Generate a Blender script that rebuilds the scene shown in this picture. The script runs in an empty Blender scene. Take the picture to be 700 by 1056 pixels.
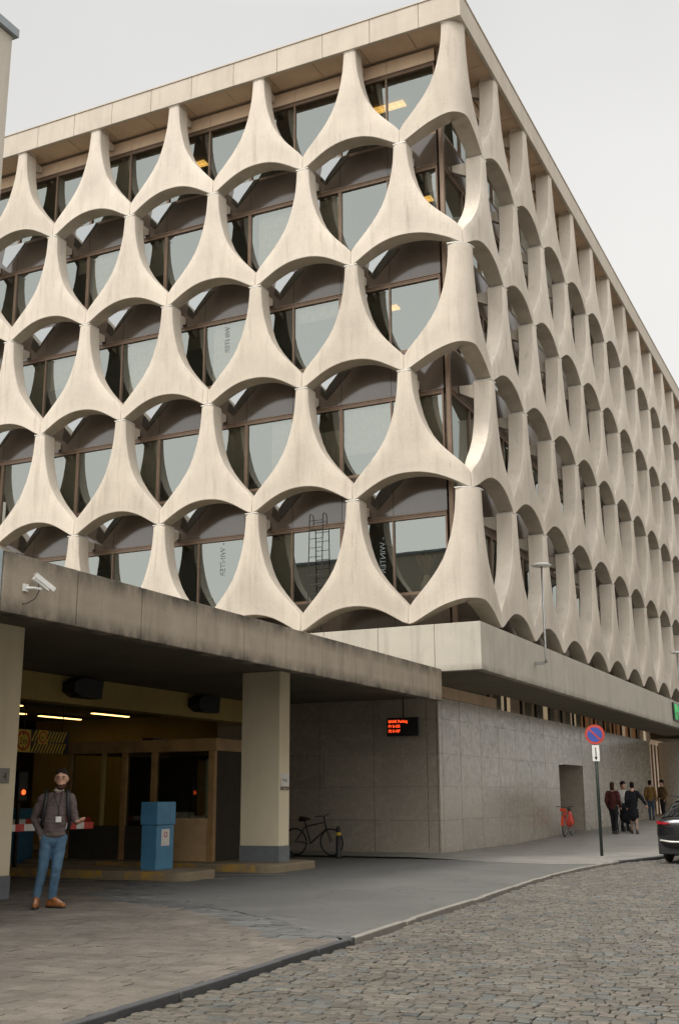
import bpy, math, random
from mathutils import Vector, Matrix, noise
random.seed(11)
SC = bpy.context.scene
COL = SC.collection
PI = math.pi
R = math.radians

# ------------------------------------------------------------------ helpers
class MB:
    def __init__(s): s.v = []; s.f = []; s.c = []
    def add(s, vs, fs, col=None):
        n = len(s.v); s.v += [tuple(v) for v in vs]; s.f += [tuple(i + n for i in f) for f in fs]
        s.c += [col or (1, 1, 1)] * len(fs)
        return s
    def box(s, x0, x1, y0, y1, z0, z1, M=None, col=None):
        vs = [(x, y, z) for z in (z0, z1) for y in (y0, y1) for x in (x0, x1)]
        if M: vs = [M @ Vector(v) for v in vs]
        return s.add(vs, [(0, 2, 3, 1), (4, 5, 7, 6), (0, 1, 5, 4), (2, 6, 7, 3), (0, 4, 6, 2), (1, 3, 7, 5)], col)
    def prism(s, poly, z0, z1, M=None):
        n = len(poly)
        vs = [(p[0], p[1], z0) for p in poly] + [(p[0], p[1], z1) for p in poly]
        if M: vs = [M @ Vector(v) for v in vs]
        return s.add(vs, [tuple(range(n))[::-1], tuple(range(n, 2 * n))] + [(i, (i + 1) % n, n + (i + 1) % n, n + i) for i in range(n)])
    def tube(s, pts, r, n=8, cap=True):
        pts = [Vector(p) for p in pts]; rs = r if isinstance(r, (list, tuple)) else [r] * len(pts)
        vs = []; fs = []; prev = None
        for i, p in enumerate(pts):
            t = (pts[min(i + 1, len(pts) - 1)] - pts[max(i - 1, 0)]).normalized()
            if prev is None:
                a = Vector((0, 0, 1)) if abs(t.z) < .9 else Vector((1, 0, 0))
                prev = t.cross(a).normalized()
            else:
                prev = (prev - t * prev.dot(t)).normalized()
            b = t.cross(prev)
            for k in range(n):
                an = 2 * PI * k / n
                vs.append(p + (prev * math.cos(an) + b * math.sin(an)) * rs[i])
        for i in range(len(pts) - 1):
            for k in range(n):
                fs.append((i * n + k, i * n + (k + 1) % n, (i + 1) * n + (k + 1) % n, (i + 1) * n + k))
        if cap:
            fs.append(tuple(range(n))[::-1]); fs.append(tuple(range((len(pts) - 1) * n, len(pts) * n)))
        return s.add(vs, fs)
    def lathe(s, prof, n=20, M=None, caps=True):
        vs = []; fs = []
        for (r, z) in prof:
            for k in range(n):
                a = 2 * PI * k / n; vs.append((r * math.cos(a), r * math.sin(a), z))
        for i in range(len(prof) - 1):
            for k in range(n):
                fs.append((i * n + k, i * n + (k + 1) % n, (i + 1) * n + (k + 1) % n, (i + 1) * n + k))
        if caps:
            fs.append(tuple(range(n))[::-1]); fs.append(tuple(range((len(prof) - 1) * n, len(prof) * n)))
        if M: vs = [M @ Vector(v) for v in vs]
        return s.add(vs, fs)
    def torus(s, c, R_, r, axis='y', n=32, m=8):
        vs = []; fs = []
        for i in range(n):
            a = 2 * PI * i / n
            for j in range(m):
                b = 2 * PI * j / m; q = R_ + r * math.cos(b)
                p = (q * math.cos(a), r * math.sin(b), q * math.sin(a))
                if axis == 'z': p = (p[0], p[2], p[1])
                if axis == 'x': p = (p[1], p[0], p[2])
                vs.append((c[0] + p[0], c[1] + p[1], c[2] + p[2]))
        for i in range(n):
            for j in range(m):
                fs.append((i * m + j, i * m + (j + 1) % m, ((i + 1) % n) * m + (j + 1) % m, ((i + 1) % n) * m + j))
        return s.add(vs, fs)
    def build(s, name, m, parent=None, smooth=False, bevel=0, colattr=False, fix=False):
        me = bpy.data.meshes.new(name); me.from_pydata(s.v, [], s.f); me.update()
        if fix:
            import bmesh
            bm = bmesh.new(); bm.from_mesh(me); bmesh.ops.recalc_face_normals(bm, faces=bm.faces); bm.to_mesh(me); bm.free()
        if colattr:
            at = me.color_attributes.new('Col', 'FLOAT_COLOR', 'CORNER')
            i = 0
            for p, c in zip(me.polygons, s.c):
                for _ in p.loop_indices: at.data[i].color = (*c, 1); i += 1
        if smooth:
            for p in me.polygons: p.use_smooth = True
        if m: me.materials.append(m)
        o = bpy.data.objects.new(name, me); COL.objects.link(o)
        if parent: o.parent = parent
        if bevel:
            b = o.modifiers.new('Bevel', 'BEVEL'); b.width = bevel; b.segments = 2; b.limit_method = 'ANGLE'; b.angle_limit = R(40)
        return o

def tag(o, label=None, cat=None, group=None, kind=None):
    if label: o['label'] = label
    if cat: o['category'] = cat
    if group: o['group'] = group
    if kind: o['kind'] = kind
    return o
def empty(name, loc=(0, 0, 0), rz=0, label=None, cat=None, group=None):
    o = bpy.data.objects.new(name, None); o.empty_display_size = .3; COL.objects.link(o)
    o.location = loc; o.rotation_euler = (0, 0, rz)
    return tag(o, label, cat, group)
def link(o, parent=None):
    COL.objects.link(o)
    if parent: o.parent = parent
    return o
def copy_tree(o, parent=None):
    c = o.copy(); COL.objects.link(c); c.parent = parent
    for ch in list(o.children): copy_tree(ch, c)
    return c

# ------------------------------------------------------------------ materials
def mat(name):
    m = bpy.data.materials.new(name); m.use_nodes = True
    nt = m.node_tree; return m, nt, nt.nodes['Principled BSDF']
def N(nt, t, **k):
    n = nt.nodes.new(t)
    for a, b in k.items(): setattr(n, a, b)
    return n
def mixc(nt, fac, a, b, mode='MIX'):
    n = N(nt, 'ShaderNodeMix', data_type='RGBA', blend_type=mode)
    for s, v in ((n.inputs[0], fac), (n.inputs[6], a), (n.inputs[7], b)):
        if isinstance(v, bpy.types.NodeSocket): nt.links.new(v, s)
        else: s.default_value = v if not isinstance(v, tuple) else (*v, 1)[:4]
    return n.outputs[2]
def pos(nt, scale=(1, 1, 1)):
    g = N(nt, 'ShaderNodeNewGeometry'); m = N(nt, 'ShaderNodeMapping'); m.inputs['Scale'].default_value = scale
    nt.links.new(g.outputs['Position'], m.inputs[0]); return m.outputs[0]
def nz(nt, vec, scale, detail=6, rough=.6):
    n = N(nt, 'ShaderNodeTexNoise'); n.inputs['Scale'].default_value = scale; n.inputs['Detail'].default_value = detail
    n.inputs['Roughness'].default_value = rough; nt.links.new(vec, n.inputs['Vector']); return n.outputs['Fac']
def ramp(nt, f, a, b, ca=(0, 0, 0), cb=(1, 1, 1)):
    r = N(nt, 'ShaderNodeValToRGB'); e = r.color_ramp.elements
    e[0].position = a; e[1].position = b; e[0].color = (*ca, 1); e[1].color = (*cb, 1)
    nt.links.new(f, r.inputs[0]); return r.outputs[0]
def bump(nt, p, h, strength=.3, dist=.01):
    b = N(nt, 'ShaderNodeBump'); b.inputs['Strength'].default_value = strength; b.inputs['Distance'].default_value = dist
    nt.links.new(h, b.inputs['Height']); nt.links.new(b.outputs[0], p.inputs['Normal'])
def zmask(nt, z0, z1):
    g = N(nt, 'ShaderNodeNewGeometry'); s = N(nt, 'ShaderNodeSeparateXYZ'); nt.links.new(g.outputs['Position'], s.inputs[0])
    m = N(nt, 'ShaderNodeMapRange'); m.inputs[1].default_value = z0; m.inputs[2].default_value = z1
    nt.links.new(s.outputs[2], m.inputs[0]); return m.outputs[0]
def mul(nt, a, b, op='MULTIPLY'):
    n = N(nt, 'ShaderNodeMath', operation=op)
    for i, v in enumerate((a, b)):
        if isinstance(v, bpy.types.NodeSocket): nt.links.new(v, n.inputs[i])
        else: n.inputs[i].default_value = v
    return n.outputs[0]

def concrete(name, base, dark, stain=.35, rough=.85, big=.8, streak=.5, grain=.12, edges=None, spec=.3, rim=0):
    m, nt, p = mat(name)
    v = pos(nt)
    c = mixc(nt, ramp(nt, nz(nt, v, big, 8), .35, .7), base, tuple(a * (1 - stain * .35) for a in base))
    st = ramp(nt, nz(nt, pos(nt, (2.2, 2.2, .22)), 1.6, 7, .65), .5, .75)
    c = mixc(nt, mul(nt, st, streak), c, dark)
    c = mixc(nt, grain, c, ramp(nt, nz(nt, v, 55, 4, .7), .3, .7, tuple(a * .45 for a in base), tuple(min(1, a * 1.35) for a in base)))
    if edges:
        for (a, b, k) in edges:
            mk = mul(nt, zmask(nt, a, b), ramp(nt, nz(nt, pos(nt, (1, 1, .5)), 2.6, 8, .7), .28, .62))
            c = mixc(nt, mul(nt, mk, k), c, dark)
    if rim:
        g = N(nt, 'ShaderNodeNewGeometry'); oi = N(nt, 'ShaderNodeObjectInfo')
        c = mixc(nt, 1, c, ramp(nt, oi.outputs['Random'], 0, 1, (.88, .87, .85), (1.04, 1.04, 1.04)), 'MULTIPLY')
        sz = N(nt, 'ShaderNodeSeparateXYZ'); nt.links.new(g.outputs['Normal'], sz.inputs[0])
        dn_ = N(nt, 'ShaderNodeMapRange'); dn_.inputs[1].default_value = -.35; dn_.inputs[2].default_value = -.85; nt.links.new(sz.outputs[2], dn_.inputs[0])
        c = mixc(nt, mul(nt, dn_.outputs[0], mul(nt, nz(nt, v, 1.5, 6), 1.25)), c, (.2, .17, .125))  # undersides darkened by normal: shade painted into the colour, along with grime
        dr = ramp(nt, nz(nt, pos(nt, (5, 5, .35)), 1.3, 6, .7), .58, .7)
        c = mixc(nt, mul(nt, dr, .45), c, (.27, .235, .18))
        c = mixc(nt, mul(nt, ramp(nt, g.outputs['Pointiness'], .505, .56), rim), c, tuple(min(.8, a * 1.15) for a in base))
    nt.links.new(c, p.inputs['Base Color']); p.inputs['Roughness'].default_value = rough
    p.inputs['Specular IOR Level'].default_value = spec
    bump(nt, p, nz(nt, v, 40, 6, .7), .35, .008)
    return m
def plain(name, col, rough=.5, metal=0, var=.12, scale=8, spec=.5, bmp=0, emit=None, es=1, coat=0):
    m, nt, p = mat(name)
    c = mixc(nt, ramp(nt, nz(nt, pos(nt), scale, 5), .3, .7), tuple(a * (1 - var) for a in col), tuple(min(1, a * (1 + var)) for a in col))
    nt.links.new(c, p.inputs['Base Color']); p.inputs['Roughness'].default_value = rough; p.inputs['Metallic'].default_value = metal
    p.inputs['Specular IOR Level'].default_value = spec; p.inputs['Coat Weight'].default_value = coat
    if bmp: bump(nt, p, nz(nt, pos(nt), scale * 6, 4), bmp, .005)
    if emit:
        p.inputs['Emission Color'].default_value = (*emit, 1); p.inputs['Emission Strength'].default_value = es
    return m

M = {}
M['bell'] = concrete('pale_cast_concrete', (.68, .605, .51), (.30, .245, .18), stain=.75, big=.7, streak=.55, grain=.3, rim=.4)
M['fascia'] = concrete('fascia_concrete', (.58, .51, .42), (.26, .225, .175), stain=.5, big=1.0, streak=.35, grain=.2)
M['soffit'] = concrete('soffit_concrete', (.66, .49, .34), (.25, .18, .12), stain=.5, big=1.2, streak=.2, grain=.2)
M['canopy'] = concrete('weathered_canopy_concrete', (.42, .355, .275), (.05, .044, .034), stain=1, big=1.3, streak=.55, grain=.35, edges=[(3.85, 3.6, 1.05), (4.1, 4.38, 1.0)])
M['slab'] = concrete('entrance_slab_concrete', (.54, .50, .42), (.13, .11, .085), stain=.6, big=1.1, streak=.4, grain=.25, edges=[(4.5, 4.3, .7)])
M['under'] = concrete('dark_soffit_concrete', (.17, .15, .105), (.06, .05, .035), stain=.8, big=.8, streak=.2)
M['yellowwall'] = concrete('yellow_painted_concrete', (.50, .38, .14), (.2, .15, .06), stain=.6, big=.6, streak=.3)
M['pillar'] = concrete('cream_painted_render', (.88, .77, .56), (.36, .28, .17), stain=.3, big=.8, streak=.18, grain=.12)
M['greybase'] = plain('grey_plinth_paint', (.17, .19, .2), .7, bmp=.2)
M['joint'] = plain('pale_steel_plate', (.72, .7, .64), .45, .2)
M['frame'] = plain('bronze_window_frame', (.21, .145, .10), .4, .4)
M['darkframe'] = plain('dark_metal', (.03, .028, .025), .4, .6)
M['interior'] = plain('office_interior', (.17, .135, .09), .9)
M['intdark'] = plain('dark_interior', (.05, .042, .03), .9)
M['curtain'] = plain('pale_curtain', (.82, .79, .7), .9)
M['lightstrip'] = plain('warm_ceiling_lamp', (.9, .7, .3), .5, emit=(1, .62, .16), es=1.6)
M['garagelamp'] = plain('fluorescent_tube', (.9, .8, .5), .5, emit=(1, .62, .2), es=4.2)
M['steel'] = plain('grey_steel', (.35, .35, .34), .4, .7)
M['white'] = plain('white_paint', (.75, .74, .7), .5)
M['red'] = plain('red_paint', (.5, .045, .03), .45)
M['blue'] = plain('blue_enamel', (.085, .26, .43), .45, var=.15, scale=3, bmp=.1)
M['yellow'] = plain('yellow_paint', (.62, .43, .05), .6)
M['black'] = plain('black_paint', (.02, .02, .02), .5)
M['rubber'] = plain('black_rubber', (.02, .02, .02), .8)
M['booth'] = plain('brown_timber_panel', (.36, .22, .09), .55, var=.3, scale=3)
M['boothpanel'] = plain('beige_booth_panel', (.5, .34, .18), .7, var=.15, scale=3)
M['lamp_glow'] = plain('red_signal_lens', (.8, .1, .03), .4, emit=(1, .1, .02), es=2.5)
M['led'] = plain('red_led', (1, .08, .02), .5, emit=(1, .07, .015), es=2.2)
M['green'] = plain('green_sign_face', (.06, .45, .12), .4, emit=(.1, .8, .25), es=.25)

def glass(name, refl, tint, through, rough=.015):
    m = bpy.data.materials.new(name); m.use_nodes = True; nt = m.node_tree; nt.nodes.clear()
    out = N(nt, 'ShaderNodeOutputMaterial'); g = N(nt, 'ShaderNodeBsdfGlossy'); t = N(nt, 'ShaderNodeBsdfTransparent'); mx = N(nt, 'ShaderNodeMixShader')
    g.inputs['Roughness'].default_value = rough; g.inputs['Color'].default_value = (*tint, 1); t.inputs['Color'].default_value = (*through, 1)
    lw = N(nt, 'ShaderNodeFresnel'); lw.inputs[0].default_value = 1.55
    f = mul(nt, mul(nt, lw.outputs[0], 1.0), refl, 'ADD')
    nt.links.new(f, mx.inputs[0]); nt.links.new(t.outputs[0], mx.inputs[1]); nt.links.new(g.outputs[0], mx.inputs[2]); nt.links.new(mx.outputs[0], out.inputs[0])
    b = N(nt, 'ShaderNodeBump'); b.inputs['Strength'].default_value = .03; b.inputs['Distance'].default_value = .02
    nt.links.new(nz(nt, pos(nt), .9, 2), b.inputs['Height']); nt.links.new(b.outputs[0], g.inputs['Normal'])
    return m
M['glass'] = glass('tinted_window_glass', .21, (.80, .86, .82), (.52, .5, .43))
M['boothglass'] = glass('booth_glass', .06, (.8, .85, .8), (.7, .72, .6))
def spandrel():
    m, nt, p = mat('dark_glossy_spandrel')
    c = mixc(nt, ramp(nt, nz(nt, pos(nt), .7, 4), .3, .7), (.06, .045, .034), (.095, .073, .055))
    nt.links.new(c, p.inputs['Base Color']); p.inputs['Roughness'].default_value = .12; p.inputs['IOR'].default_value = 1.75
    return m
M['spandrel'] = spandrel()

def granite():
    m, nt, p = mat('polished_grey_granite')
    g = N(nt, 'ShaderNodeNewGeometry'); s = N(nt, 'ShaderNodeSeparateXYZ'); nt.links.new(g.outputs['Position'], s.inputs[0])
    v = pos(nt)
    # slab-to-slab tone: one random value per slab
    ax = mul(nt, s.outputs[0], s.outputs[1], 'ADD')
    cx = N(nt, 'ShaderNodeCombineXYZ')
    fx = mul(nt, mul(nt, mul(nt, ax, -.94, 'ADD'), 1 / 1.7), 0, 'FLOOR') if False else N(nt, 'ShaderNodeMath', operation='FLOOR')
    t = mul(nt, mul(nt, ax, .75, 'ADD'), 1 / 1.7); nt.links.new(t, fx.inputs[0])
    fz = N(nt, 'ShaderNodeMath', operation='FLOOR'); nt.links.new(mul(nt, s.outputs[2], 1 / .865), fz.inputs[0])
    nt.links.new(fx.outputs[0], cx.inputs[0]); nt.links.new(fz.outputs[0], cx.inputs[1])
    w = N(nt, 'ShaderNodeTexWhiteNoise'); nt.links.new(cx.outputs[0], w.inputs[0])
    c = mixc(nt, w.outputs[0], (.42, .375, .305), (.58, .52, .43))
    c = mixc(nt, .45, c, ramp(nt, nz(nt, v, 38, 5, .75), .35, .68, (.14, .125, .1), (.56, .52, .44)))
    wv = N(nt, 'ShaderNodeTexNoise'); wv.inputs['Scale'].default_value = .9; wv.inputs['Distortion'].default_value = 2.5; wv.inputs['Detail'].default_value = 5
    nt.links.new(pos(nt, (1, 1, 2)), wv.inputs['Vector'])
    c = mixc(nt, mul(nt, ramp(nt, wv.outputs[0], .56, .62), .3), c, (.55, .51, .43))
    nt.links.new(c, p.inputs['Base Color']); p.inputs['Roughness'].default_value = .22; p.inputs['Specular IOR Level'].default_value = .5
    nt.links.new(ramp(nt, nz(nt, v, 6, 4), .3, .7, (.14,) * 3, (.34,) * 3), p.inputs['Roughness'])
    return m
M['granite'] = granite()

def attrmat(name, rough, base_mul=(1, 1, 1), dirt=.4, bm=.5, sc=30, spec=.3):
    m, nt, p = mat(name)
    a = N(nt, 'ShaderNodeAttribute'); a.attribute_name = 'Col'
    c = mixc(nt, dirt, a.outputs[0], ramp(nt, nz(nt, pos(nt), 1.1, 8, .65), .3, .7, (.42, .4, .37), (1.25, 1.22, 1.18)), 'MULTIPLY')
    c = mixc(nt, .5, c, ramp(nt, nz(nt, pos(nt), sc, 5, .7), .25, .75, (.5, .5, .5), (1.45, 1.45, 1.45)), 'MULTIPLY')
    nt.links.new(c, p.inputs['Base Color'])
    nt.links.new(ramp(nt, nz(nt, pos(nt), 2.3, 5), .3, .7, (rough - .18,) * 3, (rough + .12,) * 3), p.inputs['Roughness'])
    p.inputs['Specular IOR Level'].default_value = spec
    bump(nt, p, nz(nt, pos(nt), sc * .8, 6, .7), bm, .01)
    return m
M['setts'] = attrmat('worn_granite_setts', .62, dirt=.55, sc=26, spec=.45)
M['pavers'] = attrmat('concrete_pavers', .8, dirt=.6, sc=45, bm=.35)
M['mortar'] = plain('dark_joint_sand', (.05, .045, .036), .95, var=.3, scale=14, bmp=.5)

def asphalt():
    m, nt, p = mat('worn_asphalt'); v = pos(nt)
    c = mixc(nt, ramp(nt, nz(nt, v, .55, 9, .65), .35, .68), (.075, .072, .064), (.135, .13, .115))
    c = mixc(nt, mul(nt, ramp(nt, nz(nt, pos(nt, (.35, 1.2, 1)), 1.4, 7, .7), .55, .7), .4), c, (.19, .185, .165))
    c = mixc(nt, mul(nt, ramp(nt, nz(nt, v, 2.7, 3, .5), .66, .72), .6), c, (.04, .038, .034))
    c = mixc(nt, .5, c, ramp(nt, nz(nt, v, 60, 3, .8), .3, .7, (.045, .044, .04), (.2, .195, .18)))
    vo = N(nt, 'ShaderNodeTexVoronoi', feature='DISTANCE_TO_EDGE'); vo.inputs['Scale'].default_value = .5
    dn = N(nt, 'ShaderNodeVectorMath', operation='ADD')
    nn = N(nt, 'ShaderNodeTexNoise'); nn.inputs['Scale'].default_value = 1.2; nn.inputs['Detail'].default_value = 6; nt.links.new(v, nn.inputs['Vector'])
    nt.links.new(v, dn.inputs[0]); nt.links.new(nn.outputs['Color'], dn.inputs[1]); nt.links.new(dn.outputs[0], vo.inputs['Vector'])
    c = mixc(nt, mul(nt, ramp(nt, vo.outputs[0], .0, .012, (1,) * 3, (0,) * 3), .5), c, (.035, .033, .03))
    nt.links.new(c, p.inputs['Base Color']); p.inputs['Roughness'].default_value = .85
    bump(nt, p, nz(nt, v, 70, 4, .8), .6, .008)
    return m
M['asphalt'] = asphalt()
def brickmat(name, ca, cb, joint, bw, bh, js, rot=0, rough=.75, sp=.3):
    m, nt, p = mat(name)
    g = N(nt, 'ShaderNodeNewGeometry'); mp = N(nt, 'ShaderNodeMapping'); mp.inputs['Rotation'].default_value = (0, 0, rot)
    nt.links.new(g.outputs['Position'], mp.inputs[0])
    b = N(nt, 'ShaderNodeTexBrick'); b.inputs['Scale'].default_value = 1; b.inputs['Brick Width'].default_value = bw; b.inputs['Row Height'].default_value = bh
    b.inputs['Mortar Size'].default_value = js; b.inputs['Color1'].default_value = (*ca, 1); b.inputs['Color2'].default_value = (*cb, 1); b.inputs['Mortar'].default_value = (*joint, 1)
    b.inputs['Mortar Smooth'].default_value = .3
    nt.links.new(mp.outputs[0], b.inputs['Vector'])
    c = mixc(nt, .55, b.outputs[0], ramp(nt, nz(nt, pos(nt), 1.0, 8, .65), .3, .7, (.6,) * 3, (1.15,) * 3), 'MULTIPLY')
    c = mixc(nt, .4, c, ramp(nt, nz(nt, pos(nt), 40, 4, .7), .3, .7, (.6,) * 3, (1.35,) * 3), 'MULTIPLY')
    nt.links.new(c, p.inputs['Base Color']); p.inputs['Roughness'].default_value = rough; p.inputs['Specular IOR Level'].default_value = sp
    bump(nt, p, b.outputs[1], -.4, .006) if False else bump(nt, p, nz(nt, pos(nt), 40, 5), .3, .006)
    return m
M['flags'] = brickmat('stone_flag_pavement', (.25, .235, .21), (.31, .295, .265), (.1, .095, .085), .62, .42, .006, rot=0, rough=.5, sp=.5)
M['far_setts'] = brickmat('far_street_setts', (.085, .08, .066), (.13, .12, .1), (.04, .036, .03), .18, .1, .012, rough=.6)
M['kerb'] = concrete('kerb_stone', (.27, .25, .215), (.1, .09, .075), stain=1, big=2, streak=.3, grain=.35)
M['darkkerb'] = concrete('dark_kerb_stone', (.085, .085, .085), (.03, .03, .03), stain=1, big=2, streak=.3, grain=.35)
M['neighbour'] = concrete('neighbour_render', (.6, .55, .47), (.4, .36, .3), big=.5)
M['neighblue'] = plain('blue_grey_cladding', (.36, .42, .44), .6)
M['island'] = concrete('island_kerb_stone', (.30, .24, .16), (.1, .08, .05), stain=1, big=2.2, streak=.2, grain=.35)
def islandedge():
    m, nt, p = mat('worn_yellow_kerb_paint')
    c = mixc(nt, ramp(nt, nz(nt, pos(nt), 5, 8, .7), .42, .58), (.5, .3, .05), (.28, .21, .13))
    nt.links.new(c, p.inputs['Base Color']); p.inputs['Roughness'].default_value = .8; return m
M['kerbyellow'] = islandedge()

# ------------------------------------------------------------------ world, sun, camera
w = bpy.data.worlds.new('World'); SC.world = w; w.use_nodes = True
nt = w.node_tree; bg = nt.nodes['Background']
SUN = Vector((-.35, -1, 1.6)).normalized()
sky = N(nt, 'ShaderNodeTexSky', sky_type='NISHITA'); sky.sun_disc = False
sky.sun_elevation = math.asin(SUN.z); sky.sun_rotation = math.atan2(SUN.x, SUN.y)
sky.dust_density = 4; sky.air_density = 1
tc = N(nt, 'ShaderNodeTexCoord'); sp = N(nt, 'ShaderNodeSeparateXYZ'); nt.links.new(tc.outputs['Generated'], sp.inputs[0])
rp = N(nt, 'ShaderNodeValToRGB'); e = rp.color_ramp.elements
e[0].position = .0; e[0].color = (.81, .79, .75, 1); e[1].position = 1; e[1].color = (1, 1, 1, 1)
a = e.new(.45); a.color = (.71, .70, .68, 1); a = e.new(.62); a.color = (.66, .655, .645, 1)
nt.links.new(sp.outputs[2], rp.inputs[0])
mr = N(nt, 'ShaderNodeMapRange'); mr.inputs[1].default_value = .62; mr.inputs[2].default_value = 1; mr.inputs[3].default_value = 12.2; mr.inputs[4].default_value = 26
nt.links.new(sp.outputs[2], mr.inputs[0])
cn = N(nt, 'ShaderNodeTexNoise'); cn.inputs['Scale'].default_value = 1.6; cn.inputs['Detail'].default_value = 4; nt.links.new(tc.outputs['Generated'], cn.inputs['Vector'])
cr = ramp(nt, cn.outputs[0], .3, .7, (.9,) * 3, (1.07,) * 3)
vm = N(nt, 'ShaderNodeVectorMath', operation='SCALE'); nt.links.new(rp.outputs[0], vm.inputs[0]); nt.links.new(mr.outputs[0], vm.inputs[3])
br = N(nt, 'ShaderNodeMapRange'); br.inputs[1].default_value = .05; br.inputs[2].default_value = -.9; br.inputs[3].default_value = 1; br.inputs[4].default_value = 2.35
nt.links.new(sp.outputs[1], br.inputs[0])   # the overcast is brighter on the sun's side
cr = mixc(nt, 1, cr, br.outputs[0], 'MULTIPLY')
cloud = mixc(nt, 1, vm.outputs[0], cr, 'MULTIPLY')
nt.links.new(mixc(nt, .94, sky.outputs[0], cloud), bg.inputs[0]); bg.inputs[1].default_value = .1
sun = bpy.data.lights.new('sun', 'SUN'); sun.energy = 1.9; sun.angle = R(16); sun.color = (1, .95, .88)
so = bpy.data.objects.new('sun', sun); COL.objects.link(so); so.rotation_euler = (-SUN).to_track_quat('-Z', 'Y').to_euler()

yaw, pitch, roll = -.4494, .2482, -.0047
f = Vector((math.sin(yaw) * math.cos(pitch), math.cos(yaw) * math.cos(pitch), math.sin(pitch)))
r = Vector((math.cos(yaw), -math.sin(yaw), 0)); u = r.cross(f)
r2 = r * math.cos(roll) + u * math.sin(roll); u2 = -r * math.sin(roll) + u * math.cos(roll)
cam = bpy.data.cameras.new('camera'); co = bpy.data.objects.new('camera', cam); COL.objects.link(co)
mw = Matrix((r2, u2, -f)).transposed().to_4x4(); mw.translation = (8.504, -25.28, 1.43); co.matrix_world = mw
cam.sensor_fit = 'VERTICAL'; cam.sensor_height = 24; cam.lens = 24 * 1160 / 1056; cam.clip_end = 2000; cam.clip_start = .1
SC.camera = co
SC.view_settings.view_transform = 'Standard'; SC.view_settings.look = 'None'; SC.view_settings.exposure = 0
SC.cycles.max_bounces = 7; SC.cycles.transparent_max_bounces = 10; SC.cycles.use_denoising = True

def gz(y): return .0165 * max(0, y - 9.5)

# ------------------------------------------------------------------ ground
mb = MB(); mb.add([(-600, -600, -.3), (600, -600, -.3), (600, 600, -.3), (-600, 600, -.3)], [(0, 1, 2, 3)])
tag(mb.build('ground', M['mortar']), kind='structure')
KERB = [(-45, 4.6), (-30, 3.9), (-24, 3.68), (-18.7, 3.49), (-17, 3.41), (-14.2, 3.24), (-11.6, 3.02), (-8.7, 2.85), (-6, 2.62), (-3.4, 2.47), (-1, 2.5), (1.4, 2.68), (2.2, 2.9), (3.0, 3.13), (4.5, 3.22), (8, 3.25), (45, 3.25), (140, 3.25)]
def kx(y):
    for (a, b), (c, d) in zip(KERB, KERB[1:]):
        if a <= y <= c: return b + (d - b) * (y - a) / (c - a)
    return KERB[-1][1]
STZ = -.028
def strip(name, m, fl, fr, ys, z, **k):
    mb = MB(); vs = []; fs = []
    for y in ys: vs += [(fl(y), y, z(y)), (fr(y), y, z(y))]
    for i in range(len(ys) - 1): fs.append((2 * i, 2 * i + 1, 2 * i + 3, 2 * i + 2))
    mb.add(vs, fs); return tag(mb.build(name, m, **k), kind='structure')
ys = [-60 + i for i in range(0, 200)]
strip('street_bed', M['mortar'], lambda y: kx(y) - .1, lambda y: 10.6, ys, lambda y: STZ - .05 + gz(y))
# street setts laid as individual worn stones near the camera, in one paving mesh
mb = MB()
def paver(mb, cx, cy, hx, hy, z, col, tilt, h=.05, bev=.012, ang=0, cl=None):
    tx, ty = random.uniform(-tilt, tilt), random.uniform(-tilt, tilt)
    vs = []; ca, sa = math.cos(ang), math.sin(ang)
    j = lambda: random.uniform(-.004, .004)
    for (k, zz) in ((0, -h), (0, -bev), (bev, 0)):
        for (sx, sy) in ((-1, -1), (1, -1), (1, 1), (-1, 1)):
            x = sx * (hx - k) + j(); y = sy * (hy - k) + j()
            X_ = cx + x * ca - y * sa; Y_ = cy + x * sa + y * ca
            if cl: X_ = min(X_, kx(Y_) - .094)
            vs.append((X_, Y_, z + zz + x * tx + y * ty))
    fs = [(8, 9, 10, 11)] + [(a, (a + 1) % 4, 4 + (a + 1) % 4, 4 + a) for a in range(4)] + [(4 + a, 4 + (a + 1) % 4, 8 + (a + 1) % 4, 8 + a) for a in range(4)]
    mb.add(vs, fs, col)
y = -22.2; row = 0
while y < 9:
    rh = random.uniform(.085, .108); x = kx(y) + random.uniform(.02, .1)
    wob = 0
    while x < 10.3:
        wd = random.uniform(.10, .16)
        if wd > .05 and x + wd < 10.4:
            t = random.random(); g = random.uniform(.085, .135)
            col = (g * 1.08, g * .97, g * .78) if t < .7 else ((g * 1.12, g * .95, g * .76) if t < .82 else (g * .9, g * .93, g * .86))
            yy = y + rh / 2 + .012 * noise.noise(Vector((x * .8, y, 0)))
            zz = STZ + gz(y) + .018 * noise.noise(Vector((x * .5, y * .5, 3))) + random.uniform(-.006, .006) - .006
            paver(mb, x + wd / 2, yy, wd / 2 - .005, rh / 2 - .010, zz, col, .03, bev=.008)
        x += wd
    y += rh; row += 1
tag(mb.build('street_setts', M['setts'], colattr=True), kind='structure')
strip('far_street', M['far_setts'], lambda y: kx(y), lambda y: 10.6, [9 + i for i in range(0, 130)], lambda y: STZ - .02 + gz(y))
strip('near_street', M['far_setts'], lambda y: kx(y), lambda y: 10.6, [-60 + i for i in range(0, 38)] + [-22.2], lambda y: STZ - .02)
strip('opposite_pavement', M['flags'], lambda y: 10.6, lambda y: 17.5, ys, lambda y: .03 + gz(y))
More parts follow.
